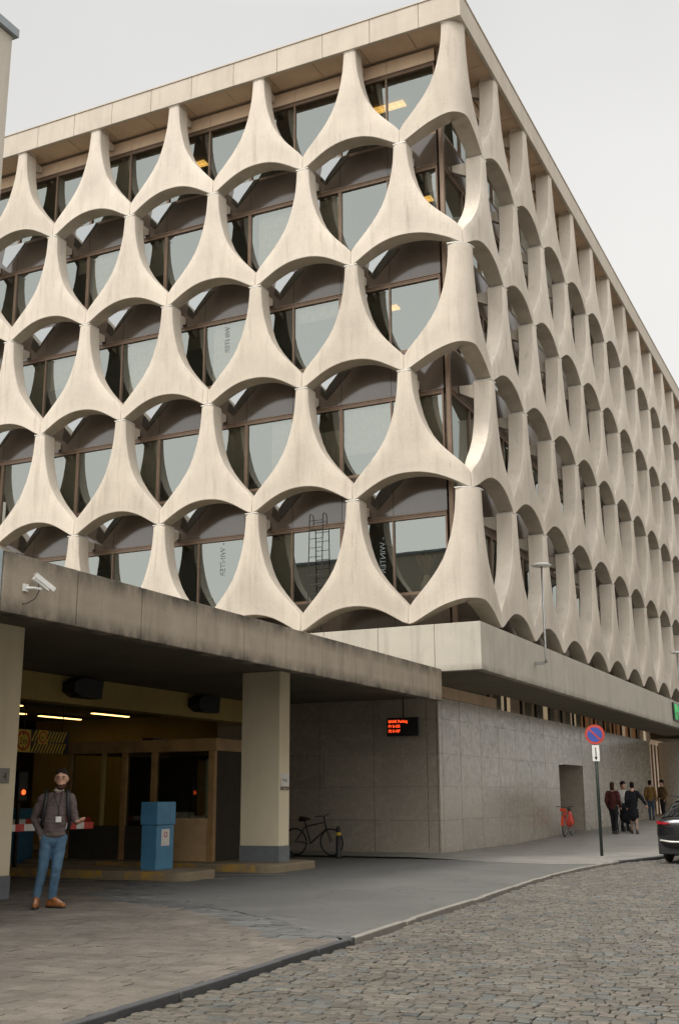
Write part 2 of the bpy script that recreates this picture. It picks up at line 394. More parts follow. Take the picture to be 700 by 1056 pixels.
# pavement base, asphalt apron, flagged pavement
def ab(y):   # x of the ragged edge between pavers and asphalt
    pts = [(-14.2, 3.2), (-13.5, 2.5), (-12.0, .6), (-10.8, -2.0), (-8.4, -3.0), (-7.9, -6)]
    for (a, b), (c, d) in zip(pts, pts[1:]):
        if a <= y <= c: return b + (d - b) * (y - a) / (c - a)
    return 99 if y < -14.2 else -99
strip('pavement_bed', M['mortar'], lambda y: -26, lambda y: kx(y) - .05, [-60 + i for i in range(0, 61)], lambda y: -.05)
mb = MB()
y = -21.5
while y < -7.4:
    rh = .16; off = random.uniform(0, .2); x = -9.0 + off
    while x < 3.9:
        wd = random.choice([.2, .22, .3])
        cx, cy = x + wd / 2, y + rh / 2
        if cx - wd / 2 < kx(cy) - .12:
            edge = ab(cy + .25 * noise.noise(Vector((cx, cy, 1))))
            if cx < edge or (cx < edge + .55 and random.random() < .85):
                near = cx > edge - .8
                g = random.uniform(.13, .165) if not near else random.uniform(.1, .17)
                col = (g * 1.1, g * .97, g * .82) if not near else (g * .99, g, g * .97)
                zz = .0 + .012 * noise.noise(Vector((cx * .6, cy * .6, 9))) + (random.uniform(-.006, .005) if near else random.uniform(-.002, .002))
                paver(mb, cx, cy, wd / 2 - .004, rh / 2 - .004, zz, col,   .012 if near else .006, bev=.005, cl=1)
        x += wd
    y += rh
tag(mb.build('pavement_pavers', M['pavers'], colattr=True), kind='structure')
yy_ = [-14.2 + .25 * i for i in range(0, 60)]
mb = MB(); vs = []; fs = []
for y in yy_:
    for x in (max(-26, ab(y) + .2 * noise.noise(Vector((0, y * 1.3, 0)))) if y < -7.9 else -26, kx(y) - .085): vs.append((x, y, .0))
for i in range(len(yy_) - 1): fs.append((2 * i, 2 * i + 1, 2 * i + 3, 2 * i + 2))
mb.add(vs, fs); tag(mb.build('asphalt_apron', M['asphalt']), kind='structure')
mb = MB(); vs = []; fs = []
yb = lambda x: .25 - .55 * math.exp(-((x - 1.2) / 1.4) ** 2) + (1.0 if x < -2.4 else max(0, (-x) * .42) if x < 0 else 0)
xs = [-26 + .5 * i for i in range(0, 55)] + [1.5, 2, 2.3]
ny = 60
for j in range(ny):
    for x in xs + ['k']:
        y0 = yb(2.5 if x == 'k' else x); y = y0 + (j / (ny - 1)) ** 1.6 * 120
        xx = kx(y) - .1 if x == 'k' else x
        vs.append((xx, y, .004 + gz(y)))
nx = len(xs) + 1
for j in range(ny - 1):
    for i in range(nx - 1): fs.append((j * nx + i, j * nx + i + 1, (j + 1) * nx + i + 1, (j + 1) * nx + i))
mb.add(vs, fs); tag(mb.build('flagged_pavement', M['flags']), kind='structure')
# kerb
def kerb(name, m, y0, y1, wd, top, pieces):
    mb = MB(); y = y0
    while y < y1:
        L = min(random.uniform(*pieces), y1 - y); a, b = y + .006, y + L - .006
        t = top(y) + random.uniform(-.006, .006)
        xa, xb = kx(a), kx(b); j = random.uniform(-.012, .012)
        P = [(xa - wd + j, a), (xa + j, a), (xb + j, b), (xb - wd + j, b)]
        vs = [(p[0], p[1], -.2 + gz(y)) for p in P] + [(p[0], p[1], t + gz(y)) for p in P]
        mb.add(vs, [(3, 2, 1, 0), (4, 5, 6, 7)] + [(i, (i + 1) % 4, 4 + (i + 1) % 4, 4 + i) for i in range(4)])
        y += L
    return tag(mb.build(name, m, bevel=.01), kind='structure')
kerb('dark_kerb', M['darkkerb'], -45, -14.0, .09, lambda y: .012, (.8, 1.1))
kerb('kerb', M['kerb'], -14.0, 1.2, .09, lambda y: .006, (.35, .9))
kerb('raised_kerb', M['darkkerb'], 1.2, 130, .15, lambda y: .02, (.9, 1.1))
# faint painted lines and drain by the islands
mb = MB(); mb.add([(-5.6, -8.75, .008), (-2.6, -7.0, .008), (-2.6, -6.85, .008), (-5.6, -8.6, .008)], [(0, 1, 2, 3)])
mb.add([(-4.0, -6.5, .008), (-2.2, -5.6, .008), (-2.2, -5.47, .008), (-4.0, -6.37, .008)], [(0, 1, 2, 3)])
M['wornpaint'] = plain('worn_road_paint', (.33, .31, .26), .8, var=.4, scale=9)
tag(mb.build('road_marking', M['wornpaint']), kind='structure')


# ------------------------------------------------------------------ the office building
ZT = [22.08, 18.71, 15.41, 12.11, 8.81, 5.51]
PL, PR = 2.98, 2.96
LC, RC = -.35, .28
bld = empty('office_building', (0, 0, 0), 0, 'five storey office block wrapped in staggered bell shaped pale concrete columns', 'building')
HP = [(0, .063), (.04, .064), (.1, .068), (.17, .075), (.25, .089), (.35, .114), (.45, .149), (.53, .188), (.6, .236), (.66, .286), (.72, .343), (.78, .405), (.83, .457), (.875, .4945), (.89, .4985), (.945, .4985), (1.0, .4985)]
def rise(un):
    u = abs(un)
    return .162 * (1 - min(1, (u / .485))**2.2) ** 1.3 * (1) if u < .485 else 0
def bell_mesh(H, path, top=.063, hl=.5, hr=.5, depth=.5, NS=20):
    """bell column; path(a, d) -> (x, y) for arc position a (in metres) and depth d"""
    vs = []; fs = []; rows = len(HP); g = .014
    Pn = PL
    def pt(si, j, d):
        s = -1 + 2 * si / NS
        v, h = HP[j]
        half = (hl if s < 0 else hr) * 2
        k = (h - .063) / (.4985 - .063)
        hw = (top + (.4985 * half - top) * k) * Pn
        un = s * .5 * (h / .4985)
        w = max(0, min(1, (v - .05) / .95)); w = w * w * (3 - 2 * w) if v < .9 else 1 - (1 - v) * .6
        vv = v - w * rise(s * .5) * min(1, .1 + v)
        # cross-section: the face swells a little in the middle of the flare, thins towards the cusps
        return path(s * hw, d), -g - vv * (H - 2 * g)
    def shape(si, j, front):
        s = abs(-1 + 2 * si / NS); v = HP[j][0]
        if front:
            ed = .035 * max(0, s - .55) / .45 * (1 if v < .9 else .6)
            return ed - .03 * math.sin(min(1, v) * PI) * (1 - s * s) + .0
        return depth - .10 * s * s * v
    for fr in (1, 0):
        for j in range(rows):
            for i in range(NS + 1):
                (x, y), z = pt(i, j, shape(i, j, fr)); vs.append((x, y, z))
    n = NS + 1; B = rows * n
    for j in range(rows - 1):
        for i in range(NS):
            a, b, c, d = j * n + i, j * n + i + 1, (j + 1) * n + i + 1, (j + 1) * n + i
            fs.append((a, d, c, b)); fs.append((B + a, B + b, B + c, B + d))
    for i in range(NS):
        fs.append((i, i + 1, B + i + 1, B + i)); a = (rows - 1) * n + i; fs.append((a, B + a, B + a + 1, a + 1))
    for j in range(rows - 1):
        a, b = j * n, (j + 1) * n; fs.append((a, B + a, B + b, b)); a, b = a + NS, b + NS; fs.append((a, b, B + b, B + a))
    return vs, fs
def make_bell(name, H, path, **k):
    vs, fs = bell_mesh(H, path, **k); mb = MB(); mb.add(vs, fs)
    import bmesh
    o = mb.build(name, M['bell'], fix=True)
    me = o.data
    bm = bmesh.new(); bm.from_mesh(me)
    for e_ in bm.edges:
        if len(e_.link_faces) == 2 and e_.calc_face_angle(0) > R(38): e_.smooth = False
    for f_ in bm.faces: f_.smooth = True
    bm.to_mesh(me); bm.free()
    b = o.modifiers.new('Bevel', 'BEVEL'); b.width = .016; b.segments = 2; b.limit_method = 'ANGLE'; b.angle_limit = R(38); b.harden_normals = False
    return o
straight = lambda a, d: (a, d)
AR = .5
def corner_path(a, d):     # a<0 left facade, a>0 right facade, rounded corner radius AR centred (-AR, AR)
    q = AR * PI / 4
    if a < -q: return (-AR + (a + q), d)
    if a > q: return (-d, AR + (a - q))
    t = a / q * PI / 4 - PI / 4   # angle from -90deg.. 0
    rr = AR - d
    rr = max(rr, .03)
    an = -PI / 4 + a / AR
    return (-AR + rr * math.cos(an), AR + rr * math.sin(an))
q = AR * PI / 4
HL = (q + (-AR - (LC - PL / 2))) / PL       # half span of the corner bell on the left, in units of PL
HRr = (q + ((RC + PR / 2) - AR)) / PL
proto = {}
Hs = [ZT[i] - ZT[i + 1] for i in range(5)]
Hs = [Hs[0], 3.3, 3.3, 3.3, 3.3]
def plate_and_bracket(o, wd=.188, first=False, corner=False):
    mb = MB()
    if corner:
        poly = []
        for d, sgn in ((-.004, 1), (.44, -1)):
            aa = [(-.44 + .88 * i / 8) for i in range(9)][::sgn]
            for a in aa: poly.append(corner_path(a, d) if d > 0 else corner_path(a * 1.01, d))
        mb.prism(poly, -.012, .013)
    else:
        mb.box(-wd, wd, -.004, .47, -.012, .013)
    mb.build('joint_plate', M['joint'], o)
    mb = MB()
    if not corner:
        mb.add([(x * s, y, z) for s in (1,) for (x, y, z) in [(-.11, .42, -.06), (.11, .42, -.06), (-.11, .42, -.5), (.11, .42, -.5), (-.07, .93, -.02), (.07, .93, -.02), (-.07, .93, -.22), (.07, .93, -.22)]],
               [(0, 1, 3, 2), (4, 6, 7, 5), (0, 4, 5, 1), (2, 3, 7, 6), (0, 2, 6, 4), (1, 5, 7, 3)])
        mb.build('bracket', M['bell'], o, bevel=.01)
for key, H in (('a', Hs[0]), ('b', 3.3)):
    o = make_bell('facade_column', H, straight); plate_and_bracket(o); proto[key] = o
cnt = 0
used = set()
def place(key, loc, rz):
    o = proto[key]
    c = o if key not in used else copy_tree(o)
    used.add(key); c.location = loc; c.rotation_euler = (0, 0, rz); c.parent = bld
    return c
for k in range(5):
    key = 'a' if k == 0 else 'b'
    st = 0 if k % 2 == 0 else .5
    for i in range(7):
        n = i + st
        if n < 1 or n > 5.6: continue
        place(key, (LC - n * PL, 0, ZT[k]), 0)
    for i in range(13):
        n = i + st
        if n < 1 or n > (12.6, 12.6, 11.6, 11.6, 11.1)[k]: continue
        place(key, (0, RC + n * PR, ZT[k]), PI / 2)
    if st == 0:
        o = make_bell('corner_column', Hs[k], corner_path, top=.145, hl=HL, hr=HRr, NS=32)
        o.parent = bld; o.location = (0, 0, ZT[k]); plate_and_bracket(o, corner=True)
    else:
        cl = LC - .5 * PL; cr = RC + .5 * PR
        pl = lambda a, d: corner_path(a + cl + AR - q, d)
        pr = lambda a, d: corner_path(a + cr - AR + q, d)
        for (pf, a, b, cx, cy, rz) in ((pl, .5, (-AR - cl + q) / PL, cl, 0, 0), (pr, (cr - AR + q) / PL, .5, 0, cr, PI / 2)):
            o = make_bell('facade_column', 3.3, pf, hl=a, hr=b, NS=28)
            o.parent = bld; o.location = (0, 0, ZT[k])
            e_ = empty('tmp'); e_.location = (cx, cy, 0)
            tmp = []
            mbp = MB(); mbb = MB()
            T = Matrix.Translation((cx, cy, 0)) @ Matrix.Rotation(rz, 4, 'Z')
            mbp.box(-.188, .188, -.004, .47, -.012, .013, M=T); mbp.build('joint_plate', M['joint'], o)
            pts = [(-.11, .42, -.06), (.11, .42, -.06), (-.11, .42, -.5), (.11, .42, -.5), (-.07, .93, -.02), (.07, .93, -.02), (-.07, .93, -.22), (.07, .93, -.22)]
            mbb.add([T @ Vector(p) for p in pts], [(0, 1, 3, 2), (4, 6, 7, 5), (0, 4, 5, 1), (2, 3, 7, 6), (0, 2, 6, 4), (1, 5, 7, 3)]); mbb.build('bracket', M['bell'], o)
            bpy.data.objects.remove(e_)

# cap blocks between the top row and the roof
GX, GY = -.95, .95
XL, YR = -19.5, 40.0
def bx(name, m, parent, *a, **k):
    mb = MB(); mb.box(*a); return mb.build(name, m, parent, **k)
for i in range(1, 6): bx('column_cap', M['bell'], bld, LC - i * PL - .2, LC - i * PL + .2, .02, .45, 22.105, 22.27)
for i in range(1, 13): bx('column_cap', M['bell'], bld, -.45, -.02, RC + i * PR - .2, RC + i * PR + .2, 22.105, 22.27)
bx('column_cap', M['bell'], bld, -.66, -.03, .03, .6, 22.105, 22.27)
# windows: pitch of one column bay, two lights each
def head(k): return (21.68, 18.42, 15.12, 11.82, 8.52)[k]
def sill(k): return (19.35, 16.3, 13.0, 9.7, 6.4)[k]
WZ = {}
def window_mesh(Wd, H):
    mb = MB(); t = .055; fy = 0
    mb.box(-Wd / 2, Wd / 2, -.06, .06, -.13, 0); mb.box(-Wd / 2, Wd / 2, -.085, -.062, -.03, -.01); mb.box(-Wd / 2, Wd / 2, -.075, -.062, -.075, -.06); mb.box(-Wd / 2, Wd / 2, -.06, .06, -H, -H + .08)
    for x in (-Wd / 2, -.022, Wd / 2 - .045): mb.box(x, x + .045, -.05, .05, -H + .08, -.13)
    return mb
wcache = {}
def window(loc, rz, H, Wd):
    key = (round(H, 2), round(Wd, 2))
    if key not in wcache:
        o = window_mesh(Wd, H).build('window', M['frame'])
        g = MB(); g.add([(-Wd / 2 + .03, 0, -H + .04), (Wd / 2 - .03, 0, -H + .04), (Wd / 2 - .03, 0, -.045), (-Wd / 2 + .03, 0, -.045)], [(0, 1, 2, 3)])
        g.build('pane', M['glass'], o); wcache[key] = o; c = o
    else: c = copy_tree(wcache[key])
    c.parent = bld; c.location = loc; c.rotation_euler = (0, 0, rz); return c
for k in range(5):
    H = head(k) - sill(k)
    for i in range(6): window((-1.11 - PL / 2 - i * PL, GY + .05, head(k)), 0, H, PL - .005)
    for i in range(12): window((-.95 - .05, 1.07 + PR / 2 + i * PR, head(k)), PI / 2, H, PR - .005)
M['fan'] = glass('sky_lit_fanlight', .3, (.86, .9, .9), (.3, .3, .28))  # triangular panes added over the spandrels to imitate patches of reflected sky
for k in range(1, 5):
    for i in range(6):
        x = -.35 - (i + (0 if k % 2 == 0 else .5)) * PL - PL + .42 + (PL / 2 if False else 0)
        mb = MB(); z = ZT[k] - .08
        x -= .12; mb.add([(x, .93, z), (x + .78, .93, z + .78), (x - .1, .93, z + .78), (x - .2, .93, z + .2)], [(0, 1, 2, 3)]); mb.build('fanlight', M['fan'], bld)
# corner posts of the glass line
mb = MB(); mb.box(-1.04, -.92, .92, 1.04, 5.46, 22.1); mb.build('corner_post', M['frame'], bld, bevel=.01)
for k in range(6):
    z0 = head(k) + .004 if k < 5 else 5.0
    z1 = sill(k - 1) - .004 if k > 0 else 22.1
    mb = MB(); z1_ = z1
    for i in range(13):
        x1 = -1.1 - i * PL / 2; mb.box(x1 - PL / 2 + .012, x1, GY - .005, GY + .06, z0, z1)
    for i in range(26):
        y0 = 1.06 + i * PR / 2; mb.box(-.945, -1.01, y0 + .012, y0 + PR / 2, z0, z1)
    mb.build('spandrel_panel', M['spandrel'] if k else M['soffit'], bld, fix=True)
    if k < 5:   # ledge that closes the joint behind the glass line
        mb = MB(); mb.box(XL, -1.12, 1.08, 7, head(k) + .02, head(k) + .42); mb.box(-7, -1.12, 7, YR, head(k) + .02, head(k) + .42); mb.build('floor_slab', M['interior'], bld)
mb = MB(); mb.box(XL, -1.12, 1.08, 7, 5.47, 5.9); mb.box(-7, -1.12, 7.001, YR, 5.47, 5.9); mb.build('floor_slab', M['interior'], bld)
mb = MB(); mb.box(XL, -7, 6.9, 7.1, 5.4, 22.1); mb.box(-7.1, -6.9, 7.1, YR, 5.4, 22.1)
for i in range(5): mb.box(-4.3 - i * 3.2, -4.15 - i * 3.2, 3.2, 6.9, 5.9, 22.0)
for i in range(10): mb.box(-6.9, -3.2, 4.4 + i * 3.4, 4.55 + i * 3.4, 5.9, 22.0)
mb.build('inner_wall', M['intdark'], bld)
# lit strips inside and curtains
for (x0, x1, y0, z) in ((-3.75, -2.6, 2.25, 21.62), (-3.95, -2.95, 2.3, 15.08), (-2.7, -1.9, 2.5, 18.4), (-5.2, -4.3, 3.0, 21.62), (-10.5, -9.7, 2.4, 21.62)):
    mb = MB()
    for i in range(6):
        t = (x1 - x0) / 6; mb.box(x0 + i * t + .01, x0 + (i + 1) * t - .01, y0, y0 + .13, z, z + .05); mb.box(x0 + i * t + .01, x0 + (i + 1) * t - .01, y0 + .16, y0 + .29, z, z + .05)
    mb.build('ceiling_lamp', M['lightstrip'], bld)
def curtain(x0, x1, z0, z1, y=1.22):
    mb = MB(); n = int((x1 - x0) / .035); vs = []; fs = []
    for i in range(n + 1):
        x = x0 + (x1 - x0) * i / n; yy = y + .03 * math.sin(i * 1.3) + .01 * random.random()
        vs += [(x, yy, z0), (x, yy, z1)]
    for i in range(n): fs.append((2 * i, 2 * i + 2, 2 * i + 3, 2 * i + 1))
    mb.add(vs, fs); mb.build('curtain', M['curtain'], bld, smooth=True)
for (k, a, b) in ((3, -2.5, -1.15), (3, -5.5, -4.15), (3, -8.4, -7.2), (3, -11.4, -10.3), (4, -14.2, -13.2), (2, -8.4, -7.3), (2, -11.4, -10.2), (1, -6.9, -5.8), (3, -14.4, -13.3)):
    curtain(a, b, sill(k) + .1, head(k) - .05)
curtain(-4.0, -3.5, sill(4), head(4) - .05)
rb = random.Random(5)
for k in range(5):
    for n in range(11):
        if rb.random() < (.25, .4, .55, .75, .3)[k]:
            x1 = -1.2 - n * 1.49; full = rb.random() < .5; top = head(k) - .14
            z0 = sill(k) + .1 if full else top - rb.uniform(.4, 1.4)
            wd = 1.36 if rb.random() < .6 else rb.uniform(.3, .8)
            mb = MB(); zz = top; m_ = M['curtain'] if rb.random() < .7 else M['interior']
            while zz > z0: mb.add([(x1 - wd, 1.17, zz), (x1, 1.17, zz), (x1, 1.2, zz - .055), (x1 - wd, 1.2, zz - .055)], [(0, 1, 2, 3)]); zz -= .06
            mb.build('window_blind', m_, bld)

# roof: deck, fascia with panel joints, soffit
mb = MB(); mb.box(XL, -.12, .07, 12, 22.24, 22.8); mb.box(-12, -.12, 12, YR, 22.24, 22.8); mb.build('roof_slab', M['soffit'], bld)
mb = MB(); x = 0.05
pts = [x]; n = -1.17
while n > XL: pts.append(n); n -= PL / 2
for a, b in zip(pts, pts[1:]): mb.box(b + .006, a - (.006 if a < 0 else 0), -.05, .06, 22.09, 22.86)
n = PR; pts = [-.044, 1.5]
while n < YR: pts.append(n + .02); n += PR / 2
for a, b in zip(pts, pts[1:]): mb.box(-.06, .05, (a + .006) if a > 0 else .065, b - .006, 22.09, 22.86)
mb.build('fascia', M['fascia'], bld, bevel=.012)
mb = MB(); mb.box(XL, .075, -.075, .075, 22.865, 22.9); mb.box(-.075, .075, .076, YR, 22.865, 22.9); mb.build('roof_coping', M['fascia'], bld)
mb = MB()
n = -.05
for i in range(14): mb.box(-.1 - (i + 1) * PL / 2 - .0, -.12 - i * PL / 2, .075, .94, 22.20, 22.235)
for i in range(26): mb.box(-.94, -.075, .96 + i * PR / 2, .94 + (i + 1) * PR / 2, 22.20, 22.235)
mb.build('roof_soffit', M['soffit'], bld)

# entrance-level slab
mb = MB()
px = [0.0, -1.17, -2.65, -4.14, -5.63, -7.12, -8.61, -10.1, XL]
for a, b in zip(px, px[1:]): mb.box(b + .005, a - (.005 if a < 0 else 0), -.02, .2, 4.32, 5.46)
py = [.2, 1.6] + [1.6 + 2.96 * i for i in range(1, 13)]
for a, b in zip(py, py[1:]): mb.box(-.2, 0, a + (.002 if a > .3 else .0), b - .002, 4.32, 5.46)
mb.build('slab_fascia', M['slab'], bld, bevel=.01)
mb = MB(); mb.box(XL, -.205, .205, 7, 4.36, 5.44); mb.box(-2.0, -.205, 7, 37, 4.36, 5.44); mb.box(-9, -2.0, 7, 37, 4.95, 5.44)
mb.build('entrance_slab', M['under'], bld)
# granite clad ground floor
WX, WY = -2.41, 3.35
wj = [3.35, 3.62, 5.04, 6.76, 8.47, 10.18, 11.85, 13.55, 15.3, 18.75, 20.4, 22.1, 23.8, 25.5, 27.2, 28.9, 30.6, 32.4]
zj = [-.3, .82, 1.69, 2.55, 3.47, 4.03]
mb = MB(); g = .007
def slabx(mb, y0, y1, z0, z1): mb.box(WX - .05, WX, y0 + .012, y1 - .012, z0 + .002, z1 - .002)
for a, b in zip(wj, wj[1:]):
    for c, d in zip(zj, zj[1:]):
        if a == 15.3 and c < 2.5: continue
        slabx(mb, a, b, c, d)
jx = [WX - .06, -2.75, -4.3, -5.95, -7.6, -9.3]
for a, b in zip(jx, jx[1:]):
    for c, d in zip(zj, zj[1:]): mb.box(b + g, a - g, WY, WY + .05, c + .003, d - .003)
mb.box(WX - .058, WX, WY, WY + .1, -.3, 4.03) if False else None
mb.build('granite_wall', M['granite'], bld)
mb = MB(); mb.box(-9.3, WX - .062, WY + .052, WY + .4, -.3, 4.3); mb.box(WX - .2, WX - .052, WY + .4, 15.3, -.3, 4.03); mb.box(WX - .4, WX - .052, 18.75, 32.4, -.3, 4.03); mb.box(WX - .4, WX - .052, 15.3, 18.75, 2.62, 4.03)
mb.build('wall_core', M['black'], bld)
# niche with door
mb = MB(); mb.box(WX - 1.6, WX - 1.5, 15.1, 18.9, -.2, 2.7)
mb.box(WX - 1.5, WX - .055, 18.7, 18.8, -.2, 2.62); mb.box(WX - 1.5, WX - .055, 15.2, 15.3, -.2, 2.62); mb.box(WX - 1.5, WX - .402, 15.3, 18.7, 2.63, 2.7)
mb.build('door_niche', M['granite'], bld)
d = MB(); d.box(WX - 1.49, WX - 1.44, 15.7, 17.0, gz(16), 2.35); dd = d.build('door', M['darkframe'], bld, bevel=.01)
d = MB(); d.tube([(WX - 1.40, 15.8, 1.0), (WX - 1.40, 15.8, 1.4)], .015); d.build('handle', M['steel'], dd)
mb = MB(); mb.box(WX - 1.49, WX - 1.46, 17.6, 17.85, 1.5, 1.9); mb.build('intercom', M['white'], bld)
M['clerglass'] = glass('mirror_like_clerestory', .15, (1, .95, .88), (.85, .85, .8))
# frieze above the corner, clerestory slot
mb = MB()
for a, b in ((3.35, 5.04), (5.04, 6.76), (6.76, 8.4)): mb.box(WX - .06, WX + .01, a + .006, b - .006, 4.04, 4.345)
mb.build('frieze_panel', M['soffit'], bld)
for i in range(14):
    y0 = 8.45 + i * 1.72
    mb = MB(); mb.box(WX - .32, WX - .24, y0, y0 + .06, 4.04, 4.94); mb.box(WX - .32, WX - .24, y0 + .06, y0 + 1.72, 4.88, 4.94)
    o = mb.build('clerestory_window', M['darkframe'], bld)
    g_ = MB(); g_.add([(WX - .28, y0 + .06, 4.04), (WX - .28, y0 + 1.72, 4.04), (WX - .28, y0 + 1.72, 4.88), (WX - .28, y0 + .06, 4.88)], [(0, 1, 2, 3)]); g_.build('pane', M['clerglass'] if 'clerglass' in M else M['glass'], o)
M['blindc'] = plain('cream_blind', (.8, .68, .5), .8, emit=(1, .8, .58), es=.32); M['blindo'] = plain('amber_blind', (.7, .35, .15), .8, emit=(1, .5, .25), es=.12); M['blindd'] = plain('dull_blind', (.2, .15, .1), .8, emit=(1, .7, .5), es=.06)  # panels added behind the slot glass, glowing in place of its bright reflections
y = 8.6
while y < 34:
    wd = random.uniform(.25, .75); mb = MB(); mb.box(WX - .36, WX - .33, y, y + wd, 4.1, 4.55 + random.uniform(0, .3))
    mb.build('blind', random.choice([M['blindc'], M['blindc'], M['blindd']]) if y < 19 else random.choice([M['blindo'], M['blindo'], M['blindc'], M['blindd']]), bld); y += wd + random.choice([.04, .06, .1, .45, .9])
# lit shop glazing after the granite wall, then round granite drum
M['warmglow'] = plain('warm_lit_lobby', (.6, .48, .35), .6, var=.4, scale=1.6, emit=(1, .7, .45), es=.14)
mb = MB(); mb.box(WX - 1.0, WX - .9, 32.4, 50, .2, 4.9); mb.build('lobby_wall', M['warmglow'], bld)
mb = MB(); [mb.box(WX - .5, WX - .42, 32.6 + i * .9, 32.66 + i * .9, .2, 4.0) for i in range(7)]; mb.build('lobby_mullion', M['frame'], bld)
mb = MB()
for j, (c, d_) in enumerate(zip([.1, 1.0, 1.9, 2.8, 3.6], [1.0, 1.9, 2.8, 3.6, 4.08])):
    mb.lathe([(2.2, c + .008), (2.2, d_ - .008)], 48, Matrix.Translation((-.45, 36.2, 0)))
mb.lathe([(2.15, .1), (2.15, 4.05)], 48, Matrix.Translation((-.45, 36.2, 0)))
mb.build('granite_drum', plain('matt_granite', (.46, .45, .42), .6, var=.3, scale=12), bld, smooth=False)
bx('entrance_slab', M['under'], bld, -9, -.21, 37.01, 52, 4.36, 5.4)
bx('slab_fascia', M['slab'], bld, -.2, 0, 37.13, 52, 4.32, 5.46)
mb = MB(); mb.box(-2.0, -.3, 30, 40, 4.2, 4.3)
# letters on the slab fascia by the right edge
def text_mesh(name, s, size, mapf, m, parent=None, ext=.0, thick=0):
    cu = bpy.data.curves.new(name, 'FONT'); cu.body = s; cu.size = size; cu.extrude = ext; cu.offset = thick
    o = bpy.data.objects.new(name, cu); COL.objects.link(o)
    dg = bpy.context.evaluated_depsgraph_get(); dg.update()
    me = bpy.data.meshes.new_from_object(o.evaluated_get(dg)); bpy.data.objects.remove(o)
    for v in me.vertices: v.co = Vector(mapf(v.co.x, v.co.y, v.co.z))
    me.materials.clear(); me.materials.append(m); me.name = name
    o = bpy.data.objects.new(name, me); COL.objects.link(o)
    if parent: o.parent = parent
    return o
sg = empty('letter_sign', (.08, 25.3, 4.6), 0, 'green lit letter sign on the concrete slab edge at the far right', 'sign')
mb = MB(); mb.box(-.06, .0, 0, 2.4, 0, .75); mb.build('backboard', M['darkframe'], sg)
text_mesh('letters', 'IN', .95, lambda x, y, z: (.02 + z, .12 + x * 1.3, .04 + y), M['green'], sg, .02)

# ------------------------------------------------------------------ canopy / car park entrance
ent = empty('parking_entrance', (0, 0, 0), 0, 'dark car park entrance under a long weathered concrete canopy', 'car park entrance')
mb = MB()
cj = [-14.97, -13.55, -12.1, -10.66, -9.22, -7.75, -6.3, -4.83, -3.35, -1.88, -.41, -.03]
for a, b in zip(cj, cj[1:]):
    mb.box(-1.22, -1.0, a + .011, b - .011, 3.62, 4.37)
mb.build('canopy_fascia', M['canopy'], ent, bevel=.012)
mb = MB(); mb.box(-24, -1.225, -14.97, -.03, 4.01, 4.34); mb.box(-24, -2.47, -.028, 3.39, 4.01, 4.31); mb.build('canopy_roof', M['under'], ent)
bx('canopy_return', M['canopy'], ent, -1.0, -2.46, -.03, .0, 4.01, 4.315) if False else None
mb = MB(); mb.box(-7.95, -7.5, -14.8, 3.3, 3.42, 4.008); mb.build('ceiling_beam', M['yellowwall'], ent, bevel=.01)
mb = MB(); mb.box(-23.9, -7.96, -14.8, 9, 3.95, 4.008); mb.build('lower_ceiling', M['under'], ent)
mb = MB(); mb.box(-24, -9.32, 8.9, 9.1, -.2, 4.3); mb.box(-9.3, -9.1, 3.76, 8.9, -.2, 4.3); mb.box(-24.1, -23.9, -14.9, 9.1, -.2, 4.1)
mb.box(-24, -4.6, -14.95, -14.8, -.2, 4.005)
mb.build('garage_wall', M['yellowwall'], ent)
bx('back_wall', M['yellowwall'], ent, -17.5, -9.32, 5.0, 5.2, -.1, 3.948)
def pillar(x0, x1, y0, y1, z0, z1, bh):
    mb = MB(); mb.box(x0, x1, y0, y1, z0 + bh, z1); o = mb.build('pillar', M['pillar'], ent, bevel=.008)
    mb = MB(); mb.box(x0 - .012, x1 + .012, y0 - .012, y1 + .012, z0, z0 + bh); mb.build('painted_base', M['greybase'], o, bevel=.006)
pillar(-3.87, -2.96, -4.42, -3.98, .15, 4.009, .32)
pillar(-4.5, -3.47, -12.36, -11.72, 0, 4.009, .33)
for (x, y0, y1) in ((-12.68, 1.8, 3.6), (-12.6, -3.2, -1.3), (-14.75, 1.9, 3.9), (-14.6, -.8, 1.15)):
    mb = MB(); mb.box(x - .09, x + .09, y0, y1, 3.87, 3.93); o = mb.build('fluorescent_lamp', M['darkframe'], ent)
    mb = MB(); mb.box(x - .06, x + .06, y0 + .03, y1 - .03, 3.845, 3.868); mb.build('tube', M['garagelamp'], o)
for y0 in (-5.9, -1.0):
    mb = MB(); mb.prism([(0, .1), (.25, 0), (.95, 0), (1.0, .4), (.25, .42), (0, .3)], 0, .34, Matrix.Translation((-7.48, y0, 3.55)) @ Matrix.Rotation(PI / 2, 4, 'Z') @ Matrix.Rotation(PI / 2, 4, 'X') @ Matrix.Rotation(0, 4, 'Z'))
    o = mb.build('loudspeaker', M['black'], fix=True, bevel=.01)
    tag(o, 'dark boxy fixture on the yellow beam, ' + ('the one nearer the height sign' if y0 < -3 else 'the one nearer the cream pillar'), 'fixture')

